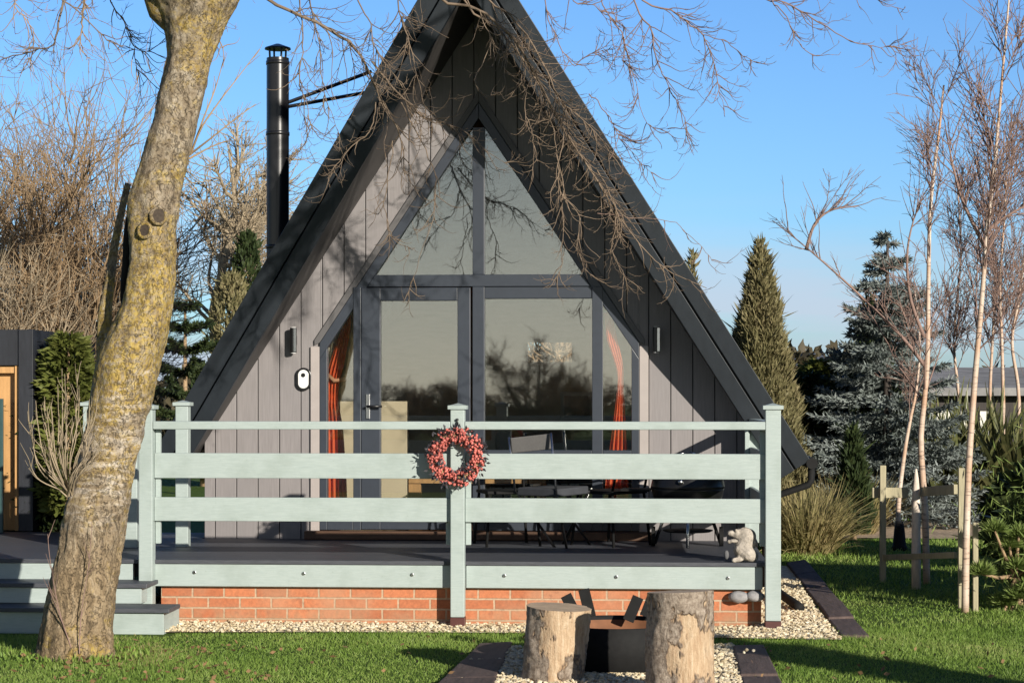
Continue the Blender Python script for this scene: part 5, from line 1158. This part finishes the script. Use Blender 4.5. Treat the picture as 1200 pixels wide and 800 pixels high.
# what stands behind the photographer and shows in the window panes
hedge('opposite_hedge', -60, 70, -62, 1.75, 70000, 'dark hedge across the field, seen only reflected in the panes', rag=.16, ln=.16)
def refl(px, y): r = ray(px, HY); p = CAM+r*((y-CAM[1])/r[1]); return p[0]
for px, yv, H, W, lab in ((520, 58, 2.6, 1.0, 'bare tree reflected in the right part of the door pane'), (630, 50, 4.3, 1.2, 'tall dark bushy tree reflected in the large right pane'), (668, 52, 3.0, 1.5, 'lower dark tree reflected beside the tall one in the right pane'), (480, 60, 2.2, 1.2, 'low bare bush reflected at the left of the door pane')):
    xx = refl(px, yv); t = thing('field_tree', lab, 'tree', (xx, -yv, 0)); mb = MB(); mb.tube([(xx, -yv, 0), (xx, -yv, H*.8)], [.12, .03], 8); mb.build('trunk', TWIGD, t, True)
    st = np.array([[xx, -yv, .3]])+rng.normal(0, .25, (14, 3))*np.array([1, 1, .3]); A_ = grow(st, rng.standard_normal((14, 3))*.5+UP, H*.75*rng.uniform(.6, 1.05, 14), 8, [(0, 0, .04)], .14); mb = MB(); mb.tubes(A_, taper(14, 8, .06, .02), 4)
    s_, d_, i_, u_ = spawn(A_, 260, .15, .98, .8); B_ = grow(s_, d_, W*.5*rng.uniform(.4, 1.2, 260), 6, None, .15); mb.tubes(B_, taper(260, 6, .022, .012), 3)
    s_, d_, i_, u_ = spawn(B_, 1800, .1, .98, .8); C_ = grow(s_, d_, .45*rng.uniform(.4, 1.2, 1800), 5, None, .2); mb.tubes(C_, taper(1800, 5, .014, .008), 3); mb.build('crown', TWIGD, t)
bare_bush(645, 46, 372, 2.2, 14, 'bare brown bush behind the cabin seen through its back window', TWIGD, 400, 3000, 7000, tw=.02, stem_r=.04)
# evergreens outside the frame on the right: their shade lies on the lawn
def shade_tree(x, y, z0, H, R_, label, n=3000, name='evergreen_tree'):
    t = thing(name, label, 'tree', (x, y, 0)); mb = MB(); mb.tube([(x, y, 0), (x, y, H*.95)], [.09, .03], 8); mb.build('trunk', TWIGD, t, True)
    u = rng.uniform(-1, 1, n); a = rng.uniform(0, 2*np.pi, n); r = R_*np.sqrt(1-u*u)*np.sqrt(rng.uniform(.1, 1, n)); mb = MB(); leaves(mb, np.stack([x+r*np.cos(a), y+r*np.sin(a), (z0+H)/2+u*(H-z0)/2], 1), rng.standard_normal((n, 3)), .35*rng.uniform(.5, 1.3, n), .16); mb.build('crown', DKGR, t)
def from_shadow(px, py, h):
    g = on_z(px, py); return g+S/S[2]*h
for px, py, h, dz, R_, lab in ((1055, 678, 1.5, .22, .7, 'evergreen outside the frame that shades the lawn near the pointed post'), (1150, 655, 1.4, .22, .8, 'evergreen outside the frame that shades the lawn by the flax')):
    g = from_shadow(px, py, h); shade_tree(g[0], g[1], h-dz, h+dz, R_, lab)
for px_, d_p, lab_ in ((1385, 14.9, 'evergreen bush outside the frame to the right of the dwarf pine'),):
    g = at(px_, 600, d_p); shade_tree(g[0], g[1], .08, 1.05, .62, lab_, 3600, 'evergreen_bush')
g = at(1272, 600, 15.7); shade_tree(g[0], g[1], .08, 1.0, .55, 'dark evergreen bush just behind the dwarf pine at the right edge', 3600, 'evergreen_bush')
g = on_z(930, 766)+S/S[2]*2.0; shade_tree(g[0], g[1], .1, 2.1, .17, 'unseen slim evergreen column added on the right to cast a strip of shade', 1500)  # made-up column, sized so its shadow strip ends on the front lawn
# limbs of the bare tree that reach over the photographer: their shade dapples the left roof edge
def caster(px, py, y, t): return on_y(px, py, y)+S*t
q = [caster(500, 60, -.9, 6.4), caster(445, 130, -.8, 6.6), caster(400, 215, -.6, 6.9), caster(345, 285, -.5, 7.2), caster(300, 345, -.3, 7.5)]
j0 = limbs['main'][6]
P = smooth_path([j0, j0+(q[0]-j0)*.5+UP*.5]+q, 30); limbs['fore'] = P
mb = MB(); mb.tube(P, np.linspace(.085, .02, 30), 10); s_, d_, i_, u_ = spawn(P[None], 46, .3, .98, .7); A_ = grow(s_, d_, 1.0*rng.uniform(.4, 1.2, 46), 8, [(0, 0, -.05)], .12); mb.tubes(A_, taper(46, 8, .020, .005), 5)
s_, d_, i_, u_ = spawn(A_, 240, .15, .95, .8); B_ = grow(s_, d_, .4*rng.uniform(.4, 1.1, 240), 6, [(0, 0, -.04)], .14); mb.tubes(B_, taper(240, 6, .007, .002), 3); mb.build('limb', BARK, TREE, True)

mb = MB(); n = 260; px_ = np.concatenate([rng.uniform(20, 330, 150), rng.uniform(20, 1180, 110)]); py_ = np.concatenate([rng.uniform(755, 798, 150), rng.uniform(745, 799, 110)])
p = np.array([on_z(a, b, .03) for a, b in zip(px_, py_)]); k = ~inside(PATCH, p[:, 0], p[:, 1]); p = p[k]; n = len(p)
leaves(mb, p, np.stack([rng.standard_normal(n), rng.standard_normal(n), .5*rng.standard_normal(n)], 1), rng.uniform(.025, .055, n), rng.uniform(.015, .03, n)); tag(mb.build('fallen_leaves', simple('dry_leaf', (.20, .115, .05), .8, .3, 20), None, kind='stuff'), 'small dry brown leaves scattered on the front lawn', 'leaves')
